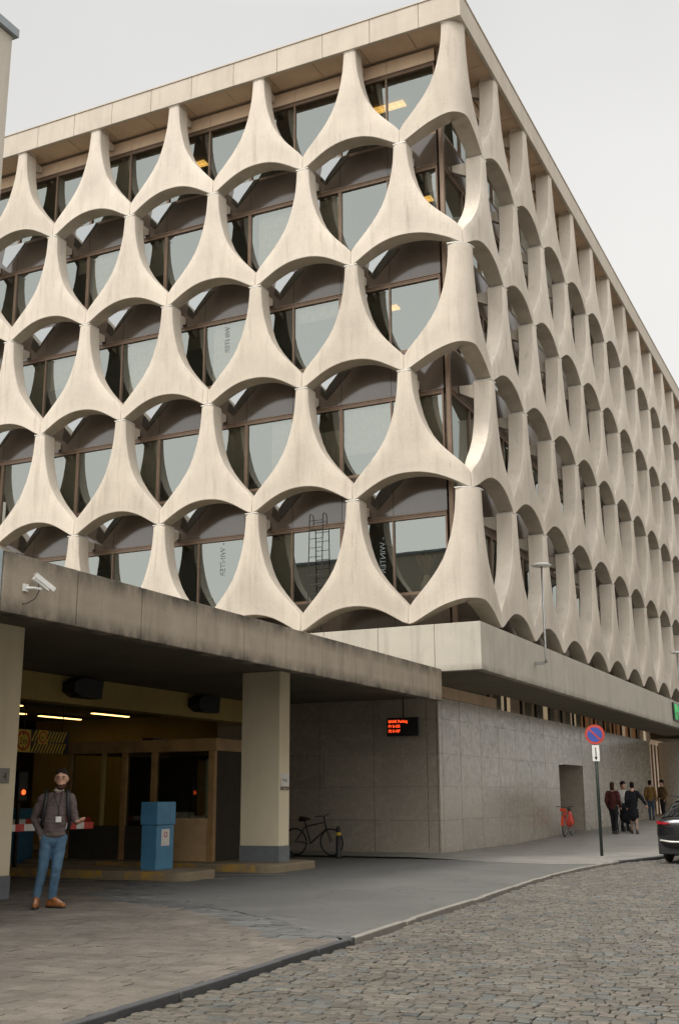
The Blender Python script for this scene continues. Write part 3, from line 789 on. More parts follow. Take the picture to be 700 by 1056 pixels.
def island(name, x0, x1, y0, y1, label):
    o = empty(name, ((x0 + x1) / 2, y0, 0), 0, label, 'traffic island')
    P = []; rr = .35
    P += [(x0, y0), (x1 - rr, y0)] + [(x1 - rr + rr * math.sin(t), y0 + rr - rr * math.cos(t)) for t in [i * PI / 2 / 6 for i in range(1, 7)]]
    P += [(x1, y1 - rr)] + [(x1 - rr + rr * math.cos(t), y1 - rr + rr * math.sin(t)) for t in [i * PI / 2 / 6 for i in range(1, 7)]] + [(x0, y1)]
    T = Matrix.Translation((-(x0 + x1) / 2, -y0, 0))
    mb = MB(); mb.prism(P, -.05, .15, T); mb.build('kerb_body', M['island'], o, bevel=.02)
    if y0 > -6: mb = MB(); mb.box(x0, -4.3, y1 + .01, -2.1, -.05, .15, T); mb.build('kerb_body', M['island'], o)
    # painted band on the street side
    mb = MB()
    for a, b in ((x1 - 1.25, x1 - .38), (x1 - 4.2, x1 - 1.75)): mb.box(a, b, y0 - .004, y0 + .02, .01, .152, T)
    mb.build('painted_band', M['kerbyellow'], o, bevel=.003)
    return o
island('traffic_island', -8.6, -2.98, -7.85, -6.55, 'low kerbed island carrying the blue ticket machine, nearest the street')
island('traffic_island', -8.8, -2.62, -5.3, -3.2, 'low kerbed island with yellow edge under the cream pillar and booth')

# booth
bt = empty('attendant_booth', (-6.35, -4.6, .15), 0, 'brown panelled attendant booth with glass windows behind the blue machine', 'booth')
X0, X1, D, HB = -1.95, 1.95, 2.3, 2.5
mb = MB(); mb.box(X0 - .06, X1 + .06, -.06, D + .06, HB - .26, HB); mb.build('roof', M['booth'], bt, bevel=.01)
for x in (X0, -.45, .33, X1 - .16): bx('corner_post', M['booth'], bt, x, x + .14, 0, .12, 0, HB - .262, bevel=.006)
for (x, y) in ((X0, D - .12), (X1 - .14, D - .12)): bx('corner_post', M['booth'], bt, x, x + .14, y, D, 0, HB - .262, bevel=.006)
mb = MB(); mb.box(.47, X1 - .16, .02, .08, 0, .78); mb.box(.47, X1 - .16, -.01, .1, .78, .86)
mb.build('lower_panel', M['boothpanel'], bt)
bx('dark_panel', M['intdark'], bt, X0 + .14, .33, .02, .08, 0, .7); bx('dark_panel', M['intdark'], bt, X1 - .08, X1 - .02, .12, D - .12, 0, HB - .262); bx('dark_panel', M['intdark'], bt, X0 + .14, X1 - .14, D - .08, D - .02, 0, .9); bx('dark_panel', M['intdark'], bt, X0 + .14, .4, D - .08, D - .02, .904, HB - .262)
mb = MB(); mb.add([(.47, .05, .86), (X1 - .16, .05, .86), (X1 - .16, .05, HB - .262), (.47, .05, HB - .262)], [(0, 1, 2, 3)]); mb.build('window', M['boothglass'], bt)
mb = MB(); mb.add([(X0 + .14, .05, .7), (.33, .05, .7), (.33, .05, HB - .262), (X0 + .14, .05, HB - .262)], [(0, 1, 2, 3)]); mb.build('window', M['boothglass'], bt)
bx('inner_frame', M['yellowwall'], bt, -1.0, -.9, .02, .09, .7, HB - .262); bx('door_leaf', M['booth'], bt, .62, 1.2, 1.4, 1.45, .05, 2.1); bx('inner_frame', M['white'], bt, 1.35, 1.5, .6, .64, .9, 2.1)
mb = MB(); mb.box(.6, 1.5, .5, 1.1, .75, .8); mb.box(.65, .95, .55, .8, .81, .98); mb.box(1.0, 1.4, .55, .9, .81, .9); mb.build('desk', M['white'], bt)
mb = MB(); mb.box(.0, .3, .1, .5, HB + .002, HB + .05); mb.build('roof_vent', M['darkframe'], bt)

def ticket(loc, rz, label, sheet=True, s=1):
    o = empty('ticket_machine', loc, rz, label, 'ticket machine', 'blue machines in the car park entrance')
    mb = MB(); mb.prism([(-.17, -.27), (.17, -.27), (.17, .29), (-.17, .29)], 0, .79); mb.build('cabinet', M['blue'], o, bevel=.012)
    mb = MB(); mb.prism([(-.19, -.29), (.19, -.29), (.19, .31), (-.19, .31)], .795, 1.21); mb.build('hood', M['blue'], o, bevel=.015)
    if sheet:
        mb = MB(); mb.box(.171, .1755, -.12, .14, .42, .72); p_ = mb.build('notice', M['white'], o)
        mb = MB(); mb.torus((.177, .01, .62), .045, .008, 'x', 20, 6); mb.build('red_symbol', M['red'], p_)
    return o
ticket((-4.05, -7.12, .15), 0, 'sky blue ticket machine with a white notice at the island tip')
ticket((-9.8, -4.3, 0), 0, 'blue machine half hidden behind the cream pillar at far left', False)
ticket((-4.75, -1.3, 0), 0, 'blue machine seen in the narrow gap between booth and cream pillar', False)

# barriers
def barrier(x, y0, y1, z, post_y, label):
    o = empty('barrier', (x, post_y, 0), 0, label, 'barrier', 'red and white boom barriers')
    mb = MB(); mb.box(-.15, .15, -.17, .17, 0, 1.12); mb.build('post', M['darkframe'], o, bevel=.015)
    n = 9; L = (y1 - y0) / n
    mb = MB(); mb.box(.16, .2, y0 - post_y, y1 - post_y, z - .055, z + .055); mb.build('boom', M['white'], o, bevel=.004)
    for a, b in [(y0 + i * L, y0 + i * L + L * .62) for i in (1, 3, 5, 7)] + [(y1 - .25, y1 + .003)]:
        bx('red_band', M['red'], o, .158, .204, a - post_y, b - post_y, z - .057, z + .057)
barrier(-4.6, -11.6, -8.6, .97, -11.75, 'red and white boom lowered right behind the standing man')
barrier(-7.3, -9.8, -5.2, .98, -9.95, 'red and white boom further inside, seen past his hand')
# height sign
hs = empty('height_sign', (-7.47, -7.3, 2.34), 0, 'yellow and black striped height limit board with round red ringed signs', 'sign')
mb = MB(); mb.box(-.03, 0, 0, 1.7, 0, .47); mb.build('board', M['black'], hs)
mb = MB()
for i in range(13):
    y0 = .5 + i * .095
    for (z0, z1) in ((.005, .215), (.235, .46)):
        dx = (z1 - z0) * .55
        if y0 + .045 + dx < 1.7: mb.add([(.004, y0, z0), (.004, y0 + .045, z0), (.004, y0 + .045 + dx, z1), (.004, y0 + dx, z1)], [(0, 1, 2, 3)])
mb.build('stripes', M['yellow'], hs)
for (c, s_, t) in ((.25, .45, '2m'), (.85, .28, '6t')):
    zc = .235 if s_ > .4 else .33
    mb = MB(); mb.box(.006, .012, c - s_ / 2, c + s_ / 2, zc - s_ / 2, zc + s_ / 2); p_ = mb.build('plate', M['yellow'], hs)
    mb = MB(); mb.torus((.014, c, zc), s_ * .40, s_ * .045, 'x', 28, 6); mb.build('ring', M['red'], p_)
    text_mesh('figures', t, s_ * .42, lambda x, y, z, c=c, zc=zc, s_=s_: (.016, c - s_ * .24 + x, zc - s_ * .15 + y), M['black'], p_)
    mb = MB()
    for sg_ in (1, -1): mb.add([(.016, c - s_ * .08, zc + sg_ * s_ * .34), (.016, c + s_ * .08, zc + sg_ * s_ * .34), (.016, c, zc + sg_ * s_ * .22)], [(0, 1, 2)])
    mb.build('arrows', M['black'], p_)
for y0 in (.3, 1.5):
    mb = MB(); mb.tube([(-.02, y0, .47), (-.02, y0, 1.06)], .012); mb.build('hanger', M['darkframe'], hs)
tl = empty('traffic_light', (-7.0, -7.6, 0), 0, 'dark signal post with red lamp lit beside the cream pillar', 'traffic light')
mb = MB(); mb.tube([(0, 0, 0), (0, 0, 1.4)], .04); mb.build('post', M['darkframe'], tl)
mb = MB(); mb.box(-.11, .11, -.13, .13, 1.38, 1.95); mb.build('housing', M['black'], tl, bevel=.02)
mb = MB(); mb.lathe([(.05, 0), (.045, .02), (.03, .035), (0.001, .04)], 16, Matrix.Translation((.11, 0, 1.55)) @ Matrix.Rotation(PI / 2, 4, 'Y')); mb.build('lens', M['lamp_glow'], tl)
# small signs
s4 = empty('number_plate', (-3.46, -12.0, 1.76), 0, 'small grey square plate with a 4 on the left cream pillar', 'sign')
mb = MB(); mb.box(0, .012, -.2, .12, -.11, .11); mb.build('plate', plain('plate_grey', (.25, .24, .21), .5), s4, bevel=.002)
text_mesh('figure', '4', .16, lambda x, y, z: (.015, -.02 + x, -.06 + y), M['black'], s4)
pn = empty('notice', (-2.947, -4.2, 1.75), 0, 'white paper notice above a brown strip on the cream pillar', 'notice')
mb = MB(); mb.box(0, .01, -.17, .17, -.1, .16); mb.build('sheet', M['white'], pn)
text_mesh('writing', 'Aung', .11, lambda x, y, z: (.013, -.13 + x * .9, 0 + y), M['black'], pn)
mb = MB(); mb.box(0, .01, -.17, .17, -.17, -.108); o = mb.build('brown_strip', M['frame'], pn)
text_mesh('writing', 'o o-o', .06, lambda x, y, z: (.013, -.1 + x, -.16 + y), M['white'], o)
ld = empty('led_display', (-3.13, 2.6, 3.2), 0, 'black hanging display with red glowing lines of text', 'display')
mb = MB(); mb.box(-.45, .45, 0, .14, -.22, .26); mb.build('housing', M['black'], ld, bevel=.01)
mb = MB(); mb.tube([(0, .07, .26), (0, .07, .81)], .018); mb.build('hanger', M['darkframe'], ld)
for i, s_ in enumerate(('BANK Parking', 'P1 0-155', 'P2 0-107')):
    text_mesh('led_text', s_, .1, lambda x, y, z, i=i: (-.4 + x * .92, -.006, .13 - i * .125 + y), M['led'], ld, thick=.002)
# cctv
cc = empty('security_camera', (-1.0, -14.42, 3.95), 0, 'white security camera with sunshield and hanging cable on the canopy corner', 'security camera')
cc.scale = (.62, .62, .62)
mb = MB(); mb.box(0, .05, -.32, -.18, -.05, .1); mb.tube([(.04, -.25, .02), (.14, -.15, .03), (.22, .0, .02)], .03); mb.build('mount', M['white'], cc, bevel=.006)
T = Matrix.Translation((.22, .0, .15)) @ Matrix.Rotation(R(62), 4, 'Z') @ Matrix.Rotation(R(33), 4, 'Y')
mb = MB(); mb.box(-.2, .2, -.06, .06, -.07, .05, T); mb.build('housing', M['white'], cc, bevel=.012)
mb = MB(); mb.box(-.22, .28, -.085, .085, .055, .075, T); mb.box(-.22, .28, -.085, -.075, -.02, .055, T); mb.build('sunshield', M['white'], cc)
mb = MB(); mb.box(.2, .206, -.045, .045, -.055, .035, T); mb.build('lens', M['black'], cc)
mb = MB(); mb.tube([T @ Vector((-.05, 0, -.06)), (.2, -.05, -.02), (.16, -.1, -.18), (.05, -.2, -.28), (.01, -.3, -.3)], .01); mb.build('cable', M['black'], cc)
# bollard
bo = empty('bollard', (-3.88, .25, 0), 0, 'short black bollard with a yellow band beside the black bicycle', 'bollard')
mb = MB(); mb.lathe([(.085, 0), (.085, .05), (.065, .08), (.055, .6), (.06, .62), (.06, .68), (.04, .73), (.001, .75)], 20); mb.build('post', M['black'], bo, smooth=True)
mb = MB(); mb.lathe([(.063, .53), (.062, .6)], 20); mb.build('yellow_band', M['yellow'], bo, smooth=True)

# neighbour building at the left edge
nb = empty('neighbour_building', (-1.0, -15.5, 0), 0, 'tall pale rendered building cut by the left edge of the photo', 'building')
mb = MB(); mb.box(-16, 0, -15, 0, 0, 11.24); mb.build('wall', M['neighbour'], nb)
mb = MB(); mb.box(-16, .06, -15, .06, 11.25, 11.37); mb.build('coping', plain('zinc_coping', (.28, .31, .33), .5), nb)
mb = MB(); mb.box(-.5, -.01, .065, .515, 0, 4.38); mb.build('cladding_strip', M['neighblue'], nb)
for i in range(3):
    mb = MB(); mb.box(.002, .03, -4.5 - i * 3.6, -3.2 - i * 3.6, 7, 8.8); o = mb.build('window', M['white'], nb)
    mb = MB(); mb.box(.031, .034, -4.42 - i * 3.6, -3.28 - i * 3.6, 7.08, 8.72); mb.build('pane', M['spandrel'], o)

# ------------------------------------------------------------------ houses seen in the glass and the polished granite
def house(name, x, y, w_, d_, h, rz, m, label, floors=5):
    o = empty(name, (x, y, 0), rz, label, 'building', 'houses across the street')
    mb = MB(); mb.box(0, w_, 0, d_, -.1, h); mb.build('wall', m, o)
    mb = MB(); mb.box(-.15, w_ + .15, -.3, d_, h, h + .35); mb.build('cornice', M['fascia'], o)
    mb = MB(); mb.prism([(0, h + .35), (d_, h + .35), (d_ / 2, h + 2.4)], 0, w_, Matrix.Rotation(PI / 2, 4, 'Z') @ Matrix.Rotation(PI / 2, 4, 'X') @ Matrix.Translation((0, 0, 0)))
    mb.build('roof', M['darkframe'], o, fix=True)
    nw = int(w_ // 2.3); st = w_ / nw; fh = (h - .6) / floors
    f0 = None
    for fl in range(floors):
        for i in range(nw):
            if f0 is None:
                mb = MB(); mb.box(-.62, .62, -.05, .0, 0, fh * .62); mb.box(-.72, .72, -.14, -.052, -.1, -.002); f0 = mb.build('window', M['white'], o)
                mb = MB(); mb.box(-.54, -.03, -.056, -.052, .06, fh * .56); mb.box(.03, .54, -.056, -.052, .06, fh * .56); mb.build('pane', M['spandrel'], f0); c = f0
            else: c = copy_tree(f0, o)
            c.location = (st * (i + .5), 0, .9 + fl * fh)
    return o
hm = [plain('cream_stucco', (.66, .6, .47), .8), plain('white_stucco', (.74, .72, .66), .8), plain('ochre_brick', (.4, .24, .15), .85), plain('grey_stucco', (.5, .5, .47), .8)]
hn = ['cream', 'white', 'ochre brick', 'grey']
y = -28; i = 0
for (w_, h) in ((8, 13), (7, 15), (9, 12.5), (7, 14), (8, 13), (10, 15.5), (9, 13), (12, 14)):
    house('terraced_house', 17.5, y + w_, w_, 9, h, -PI / 2, hm[i % 4], '%s terraced house across the street, seen only in reflections, %s' % (hn[i % 4], 'lower stretch' if i < 4 else 'upper stretch'), 4)
    y += w_; i += 1
house('terraced_house', -2, -52, 14, 10, 19, PI, hm[2], 'tall brick house far behind the viewpoint, seen only in reflections', 5)
house('terraced_house', -17, -52, 14, 10, 16, PI, hm[0], 'wide cream house far behind the viewpoint, seen only in reflections', 4)

# ------------------------------------------------------------------ things on the building
def slab_lamp(x, y, z0, z1, label, rz=0):
    o = empty('street_lamp', (x, y, z0), rz, label, 'street lamp', 'flat headed lamps standing on the slab edge')
    h = z1 - z0
    mb = MB(); mb.lathe([(.04, 0), (.032, .1), (.024, h)], 12); mb.build('pole', M['steel'], o, smooth=True)
    mb = MB(); mb.lathe([(.001, -.02), (.24, -.015), (.27, .02), (.2, .06), (.001, .09)], 24, Matrix.Translation((0, 0, h))); mb.build('lamp_head', M['white'], o, smooth=True)
    return o
slab_lamp(.32, 4.4, 4.9, 7.55, 'white flat headed lamp in front of the columns, nearer the corner')
slab_lamp(.32, 25.8, 4.9, 7.5, 'white flat headed lamp in front of the columns, near the right edge')
mb = MB(); mb.box(.0, .3, 4.36, 4.44, 4.86, 4.94); mb.box(.0, .3, 25.76, 25.84, 4.86, 4.94); mb.build('lamp_arm', M['steel'], bld)
la = empty('ladder', (-4.78, .8, 5.47), 0, 'black ladder leaning outside the lowest window row behind the columns', 'ladder')
for s_ in (-1, 1):
    mb = MB(); mb.tube([(s_ * .2, -.1, 0), (s_ * .2, .03, 3.3), (s_ * .2, .1, 3.36)], .014); mb.build('rail', M['black'], la)
mb = MB()
for i in range(13): mb.tube([(-.2, -.095 + .0095 * i, .15 + i * .25), (.2, -.095 + .0095 * i, .15 + i * .25)], .009, 6)
mb.build('rungs', M['black'], la)
M['sticker'] = plain('faded_white_lettering', (.3, .34, .34), .8)
for (x, z) in ((-7.72, 8.35), (-7.72, 15.0), (-2.85, 8.0)):
    o = text_mesh('window_lettering', '- WINTER', .22, lambda a, b, c, x=x, z=z: (x - b, .985, z - a), M['sticker'], bld)
va = empty('vase', (-1.9, 1.45, 6.45), 0, 'vase of dried stalks standing inside the lowest window by the corner', 'vase')
mb = MB(); mb.lathe([(.1, 0), (.17, .15), (.16, .3), (.07, .45), (.09, .52)], 16); mb.build('vessel', M['curtain'], va, smooth=True)
mb = MB()
for i in range(16):
    a = random.uniform(0, 2 * PI); q_ = random.uniform(.05, .3); mb.tube([(0, 0, .45), (q_ * .5 * math.cos(a), q_ * .5 * math.sin(a), .75), (q_ * math.cos(a), q_ * math.sin(a), 1.05)], [.008, .006, .02], 5)
mb.build('stalks', M['booth'], va)
mb = MB(); mb.box(-3.0, -1.15, 1.15, 1.8, 6.36, 6.44); mb.build('window_shelf', M['interior'], bld)

# no parking sign
ps = empty('no_parking_sign', (1.97, 2.46, 0), 0, 'round blue and red no parking sign on a dark green pole at the kerb', 'sign')
mb = MB(); mb.tube([(0, 0, 0), (0, 0, 3.1)], .038, 12); mb.build('pole', plain('dark_green_pole', (.018, .03, .022), .5), ps, smooth=True)
fd = Vector((6.5, -27.7, 0)).normalized(); an = math.atan2(fd.x, -fd.y)
T = Matrix.Rotation(an, 4, 'Z') @ Matrix.Translation((0, -.05, 2.87)) @ Matrix.Rotation(PI / 2, 4, 'X')
mb = MB(); mb.lathe([(.23, 0), (.235, .006), (.23, .012)], 40, T); dk = mb.build('disc', M['red'], ps)
mb = MB(); mb.lathe([(.175, .0125), (.174, .0165)], 40, T); mb.build('blue_field', plain('sign_blue', (.03, .07, .33), .4), dk)
mb = MB(); mb.box(-.185, .185, -.02, .02, .0128, .0195, T @ Matrix.Rotation(R(-45), 4, 'Z')); mb.build('slash', M['red'], dk)
T2 = Matrix.Rotation(an, 4, 'Z')
mb = MB(); mb.box(-.085, .085, -.056, -.046, 2.24, 2.62, T2); p_ = mb.build('arrow_plate', M['white'], ps, bevel=.003)
mb = MB(); mb.box(-.012, .012, -.06, -.057, 2.32, 2.56, T2); mb.add([T2 @ Vector(v) for v in ((-.04, -.06, 2.34), (.04, -.06, 2.34), (0, -.06, 2.26))], [(0, 1, 2)]); mb.build('arrow', M['black'], p_)
mb = MB(); mb.lathe([(.1, 0), (.07, .03), (.04, .05)], 14); mb.build('foot', M['kerb'], ps)

# ------------------------------------------------------------------ bicycles
def spoke_wheel(parent, c, r_, m_t, name='wheel'):
    mb = MB(); mb.torus(c, r_ - .02, .019, 'y', 36, 8); w_ = mb.build(name, m_t, parent, smooth=True)
    mb = MB(); mb.torus(c, r_ - .045, .009, 'y', 36, 6)
    for i in range(18):
        a = 2 * PI * i / 18; mb.tube([(c[0], c[1] + (.02 if i % 2 else -.02), c[2]), (c[0] + (r_ - .045) * math.cos(a), c[1], c[2] + (r_ - .045) * math.sin(a))], .0018, 4)
    mb.tube([(c[0], -.05 + c[1], c[2]), (c[0], .05 + c[1], c[2])], .018, 8); mb.build('rim_and_spokes', M['steel'], w_)
    return w_
def bicycle(loc, rz, m, label, fender=False, lean=0):
    o = empty('bicycle', loc, rz, label, 'bicycle'); o.rotation_euler = (lean, 0, rz)
    spoke_wheel(o, (-.52, 0, .34), .34, M['rubber']); spoke_wheel(o, (.54, 0, .34), .34, M['rubber'])
    mb = MB()
    bb = (-.08, 0, .3); st = (-.2, 0, .78); hd = (.36, 0, .82); hl = (.4, 0, .66)
    for a, b in ((bb, st), (bb, hl), ((-.18, 0, .72), hd), (st, (-.21, 0, .86))): mb.tube([a, b], .018)
    for s_ in (-1, 1):
        mb.tube([bb, (-.52, s_ * .05, .34)], .009); mb.tube([(-.19, 0, .74), (-.52, s_ * .05, .34)], .009); mb.tube([(.4, s_ * .03, .66), (.54, s_ * .05, .34)], .012)
    mb.tube([hl, (.35, 0, .95)], .018); mb.build('frame', m, o, smooth=True)
    mb = MB(); mb.tube([(.28, -.3, .99), (.36, -.22, 1.0), (.38, 0, .97), (.36, .22, 1.0), (.28, .3, .99)], .012); mb.build('handlebar', M['black'], o, smooth=True)
    mb = MB(); mb.tube([(-.36, 0, .9), (-.2, 0, .9), (-.06, 0, .9)], [.07, .055, .018], 8); mb.build('saddle', M['black'], o, smooth=True)
    mb = MB(); mb.torus(bb, .085, .006, 'y', 20, 5); mb.tube([(-.08, .06, .3), (.06, .07, .2)], .008); mb.tube([(-.08, -.06, .3), (-.22, -.07, .4)], .008); mb.box(.02, .12, .07, .15, .19, .21); mb.box(-.28, -.18, -.15, -.07, .39, .41); mb.build('cranks', M['steel'], o)
    if fender:
        for c in (-.52, .54):
            mb = MB(); vs = []; fs = []
            for i in range(15):
                a = R(5 + i * 12); 
                for yy in (-.035, .035): vs.append((c + .375 * math.cos(a), yy, .34 + .375 * math.sin(a)))
            for i in range(14): fs.append((2 * i, 2 * i + 1, 2 * i + 3, 2 * i + 2))
            mb.add(vs, fs); mb.build('fender', m, o)
        mb = MB(); vs = []
        for yy in (-.03, .03): mb.add([(-.8, yy, .45), (-.5, yy, .3), (-.2, yy, .55), (-.22, yy, .95), (-.55, yy, .74)], [(0, 1, 2, 3, 4)])
        mb.build('skirt_guard', m, o)
        mb = MB(); mb.box(.45, .7, -.1, .1, .85, .87); mb.box(.69, .7, -.1, .1, .87, .94); mb.tube([(.55, 0, .7), (.55, 0, .85)], .015); mb.build('front_rack', m, o)
    return o
bicycle((-4.98, 1.1, .0), R(-4), M['black'], 'black bicycle parked behind the cream pillar by the bollard', lean=R(6))
M['bikered'] = plain('bright_red_paint', (.85, .07, .025), .4)
bicycle((-1.95, 14.4, gz(14.4)), R(-88), M['bikered'], 'bright red hire bicycle standing against the granite wall', True)
# scooters
def scooter(loc, rz, m, label):
    o = empty('electric_scooter', loc, rz, label, 'scooter', 'electric scooters parked beyond the car')
    mb = MB(); mb.box(-.5, .35, -.08, .08, .1, .16); mb.build('deck', m, o, bevel=.015)
    mb = MB(); mb.tube([(.38, 0, .12), (.5, 0, .3), (.38, 0, 1.15)], [.035, .035, .025]); mb.build('stem', m, o, smooth=True)
    mb = MB(); mb.tube([(.38, -.26, 1.17), (.38, 0, 1.15), (.38, .26, 1.17)], .018); mb.build('handlebar', M['black'], o)
    for x in (-.52, .52):
        mb = MB(); mb.torus((x, 0, .11), .08, .03, 'y', 20, 8); mb.build('wheel', M['rubber'], o, smooth=True)
M['scootgreen'] = plain('dark_green_paint', (.05, .12, .08), .5)
scooter((.1, 24.2, gz(24)), R(-75), M['scootgreen'], 'dark green electric scooter parked nearest the black car')
scooter((1.0, 25.5, gz(25)), R(-60), M['black'], 'black electric scooter parked above the car roof line')

# ------------------------------------------------------------------ car
def car(loc, label):
    o = empty('parked_car', loc, 0, label, 'car')
    paint = plain('black_car_paint', (.012, .012, .014), .18, var=.05, spec=.6, coat=.8)
    gl = plain('dark_car_glass', (.01, .012, .014), .05, spec=.7)
    L = 4.7; st = []
    # y, half width, z bottom, z belt
    S = [(0, .70, .42, .82), (.03, .83, .34, .93), (.12, .90, .30, 1.0), (.35, .935, .27, 1.04), (.8, .945, .25, 1.05), (1.6, .94, .23, 1.01), (2.6, .94, .23, .98), (3.4, .94, .24, .95), (4.0, .93, .26, .88), (4.4, .88, .3, .78), (4.62, .74, .36, .66), (4.7, .55, .42, .6)]
    mb = MB(); vs = []; fs = []; NP = 24
    for (y, hw, zb, zt) in S:
        for i in range(NP):
            a = 2 * PI * i / NP; ca, sa = math.cos(a), math.sin(a); e_ = .42
            x = hw * math.copysign(abs(ca) ** e_, ca); z = (zb + zt) / 2 + (zt - zb) / 2 * math.copysign(abs(sa) ** .5, sa)
            vs.append((x, y, z))
    for j in range(len(S) - 1):
        for i in range(NP): fs.append((j * NP + i, j * NP + (i + 1) % NP, (j + 1) * NP + (i + 1) % NP, (j + 1) * NP + i))
    fs.append(tuple(range(NP))[::-1]); fs.append(tuple(range((len(S) - 1) * NP, len(S) * NP)))
    mb.add(vs, fs); b = mb.build('body', paint, o, smooth=True, fix=True)
    G = [(.18, .70, .98, 1.02), (.45, .72, .98, 1.2), (.85, .70, .98, 1.38), (1.4, .67, .98, 1.5), (2.1, .66, .98, 1.52), (2.7, .68, .96, 1.42), (3.1, .72, .95, 1.2), (3.5, .76, .93, .98)]
    def cab(name, m, off, lo, hi):
        mb = MB(); vs = []; fs = []; n = 9
        for (y, hw, zb, zt) in G:
            for i in range(n):
                t = i / (n - 1) * PI; x = (hw + off + .12 * (1 - math.sin(t) ** .5)) * math.copysign(abs(math.cos(t)) ** .5, math.cos(t)); z = zb + (zt + off - zb) * math.sin(t) ** .55
                vs.append((x, y, z))
        for j in range(len(G) - 1):
            if not (lo <= j < hi): continue
            for i in range(n - 1):
                if name == 'roof' and not (2 <= i <= 5): continue
                fs.append((j * n + i, j * n + i + 1, (j + 1) * n + i + 1, (j + 1) * n + i))
        mb.add(vs, fs); return mb.build(name, m, o, smooth=True)
    cab('cabin_glass', gl, 0, 0, 99); cab('roof', paint, .012, 2, 5)
    for (x, y) in ((-.82, .95), (.82, .95), (-.82, 3.75), (.82, 3.75)):
        mb = MB(); mb.torus((x, y, .34), .26, .09, 'x', 32, 10); wh = mb.build('wheel', M['rubber'], o, smooth=True)
        mb = MB(); mb.lathe([(.2, -.06), (.2, .06), (.04, .08)], 20, Matrix.Translation((x, y, .34)) @ Matrix.Rotation(PI / 2 * (1 if x > 0 else -1), 4, 'Y')); mb.build('rim', M['steel'], wh)
    M['taillight'] = plain('red_tail_lamp', (.32, .012, .02), .2, emit=(1, .05, .06), es=.05)
    for s_ in (-1, 1):
        mb = MB(); P = [(.58, -.0, .86), (.7, .0, .865), (.86, .07, .88), (.915, .26, .90)]
        vs = []; hh = [.012, .025, .035, .02]
        for (x, y, z), h in zip(P, hh): vs += [(s_ * (x + .012), y - .025, z - h), (s_ * (x + .012), y - .025, z + h)]
        mb.add(vs, [(2 * i, 2 * i + 2, 2 * i + 3, 2 * i + 1) for i in range(3)]); mb.build('tail_light', M['taillight'], o)
        mb = MB(); mb.tube([(s_ * .72, .22 + 2.5, 1.0), (s_ * 1.0, 2.75, 1.05)], .03); mb.box(s_ * 1.0 - .09, s_ * 1.0 + .09, 2.68, 2.8, 1.0, 1.15); mb.build('mirror', paint, o, bevel=.02)
    mb = MB(); mb.tube([(-.82, .02, .5), (-.6, -.03, .47), (0, -.05, .46), (.6, -.03, .47), (.82, .02, .5)], .02); mb.build('chrome_strip', M['joint'], o, smooth=True)
    mb = MB(); mb.box(-.26, .26, -.035, -.02, .6, .72); np = mb.build('number_plate', M['white'], o, bevel=.004)
    mb = MB(); mb.box(-.258, -.2, -.038, -.036, .605, .715); mb.build('blue_band', M['blue'], np)
    mb = MB(); mb.box(-.88, .88, .06, .5, .2, .5); mb.build('bumper', M['rubber'], o, bevel=.02)
    return o
car((4.42, 1.1, STZ), 'black car with red tail lamps parked at the kerb, cut by the right edge')

# ------------------------------------------------------------------ people
def blob(name, prims, vox, m, parent, smooth=6, disp=0, dscale=7, seed=0):
    mb = MB()
    for p in prims:
        if p[0] == 'cap':
            _, a, b, ra, rb = p[:5]; a = Vector(a); b = Vector(b); fl = p[5] if len(p) > 5 else 1
            d = (b - a); L = max(d.length, 1e-4); qt = d.to_track_quat('Z', 'Y').to_matrix().to_4x4() if fl == 1 else None
            prof = [(.001, -ra)] + [(ra * math.cos(t), ra * math.sin(t)) for t in [-PI / 2 + i * PI / 10 for i in range(1, 6)]]
            prof += [(rb * math.cos(t), L + rb * math.sin(t)) for t in [i * PI / 10 for i in range(0, 5)]] + [(.001, L + rb)]
            if fl == 1: T = Matrix.Translation(a) @ qt
            else: T = Matrix.Translation(a) @ Matrix(((1, 0, d.x / L, 0), (0, fl, d.y / L, 0), (0, 0, d.z / L, 0), (0, 0, 0, 1)))
            mb.lathe(prof, 16, T, caps=False)
        else:
            _, c, rr = p[:3]; T = Matrix.Translation(c) @ (p[3] if len(p) > 3 else Matrix()) @ Matrix.Diagonal((*rr, 1))
            prof = [(max(.001, math.cos(t)), math.sin(t)) for t in [-PI / 2 + i * PI / 12 for i in range(13)]]
            mb.lathe(prof, 20, T, caps=False)
    o = mb.build(name, m, None)
    md = o.modifiers.new('r', 'REMESH'); md.mode = 'VOXEL'; md.voxel_size = vox
    sm = o.modifiers.new('s', 'SMOOTH'); sm.iterations = smooth; sm.factor = .5
    dg = bpy.context.evaluated_depsgraph_get(); dg.update()
    me = bpy.data.meshes.new_from_object(o.evaluated_get(dg)); bpy.data.objects.remove(o)
    if disp:
        for v in me.vertices:
            c = v.co; nn = noise.noise(Vector((c.x * dscale, c.y * dscale, c.z * dscale * 1.9 + seed))) + .5 * noise.noise(Vector((c.x * dscale * 2, c.y * dscale * 2, c.z * dscale * 4.5 + seed)))
            v.co = c + v.normal * disp * nn
    for p in me.polygons: p.use_smooth = True
    me.materials.clear(); me.materials.append(m); me.name = name
    o = bpy.data.objects.new(name, me); COL.objects.link(o); o.parent = parent
    return o
def cloth(name, col, var=.2, sc=30):
    m, nt, p = mat(name)
    c = mixc(nt, ramp(nt, nz(nt, pos(nt), 5, 5), .3, .7), tuple(a * (1 - var) for a in col), tuple(min(1, a * (1 + var)) for a in col))
    nt.links.new(c, p.inputs['Base Color']); p.inputs['Roughness'].default_value = .9; p.inputs['Specular IOR Level'].default_value = .15
    bump(nt, p, nz(nt, pos(nt), 90, 3), .3, .004); return m
skin = plain('skin', (.52, .29, .2), .5, var=.12, scale=30)
jeans, nt_, p_j = mat('faded_blue_denim')
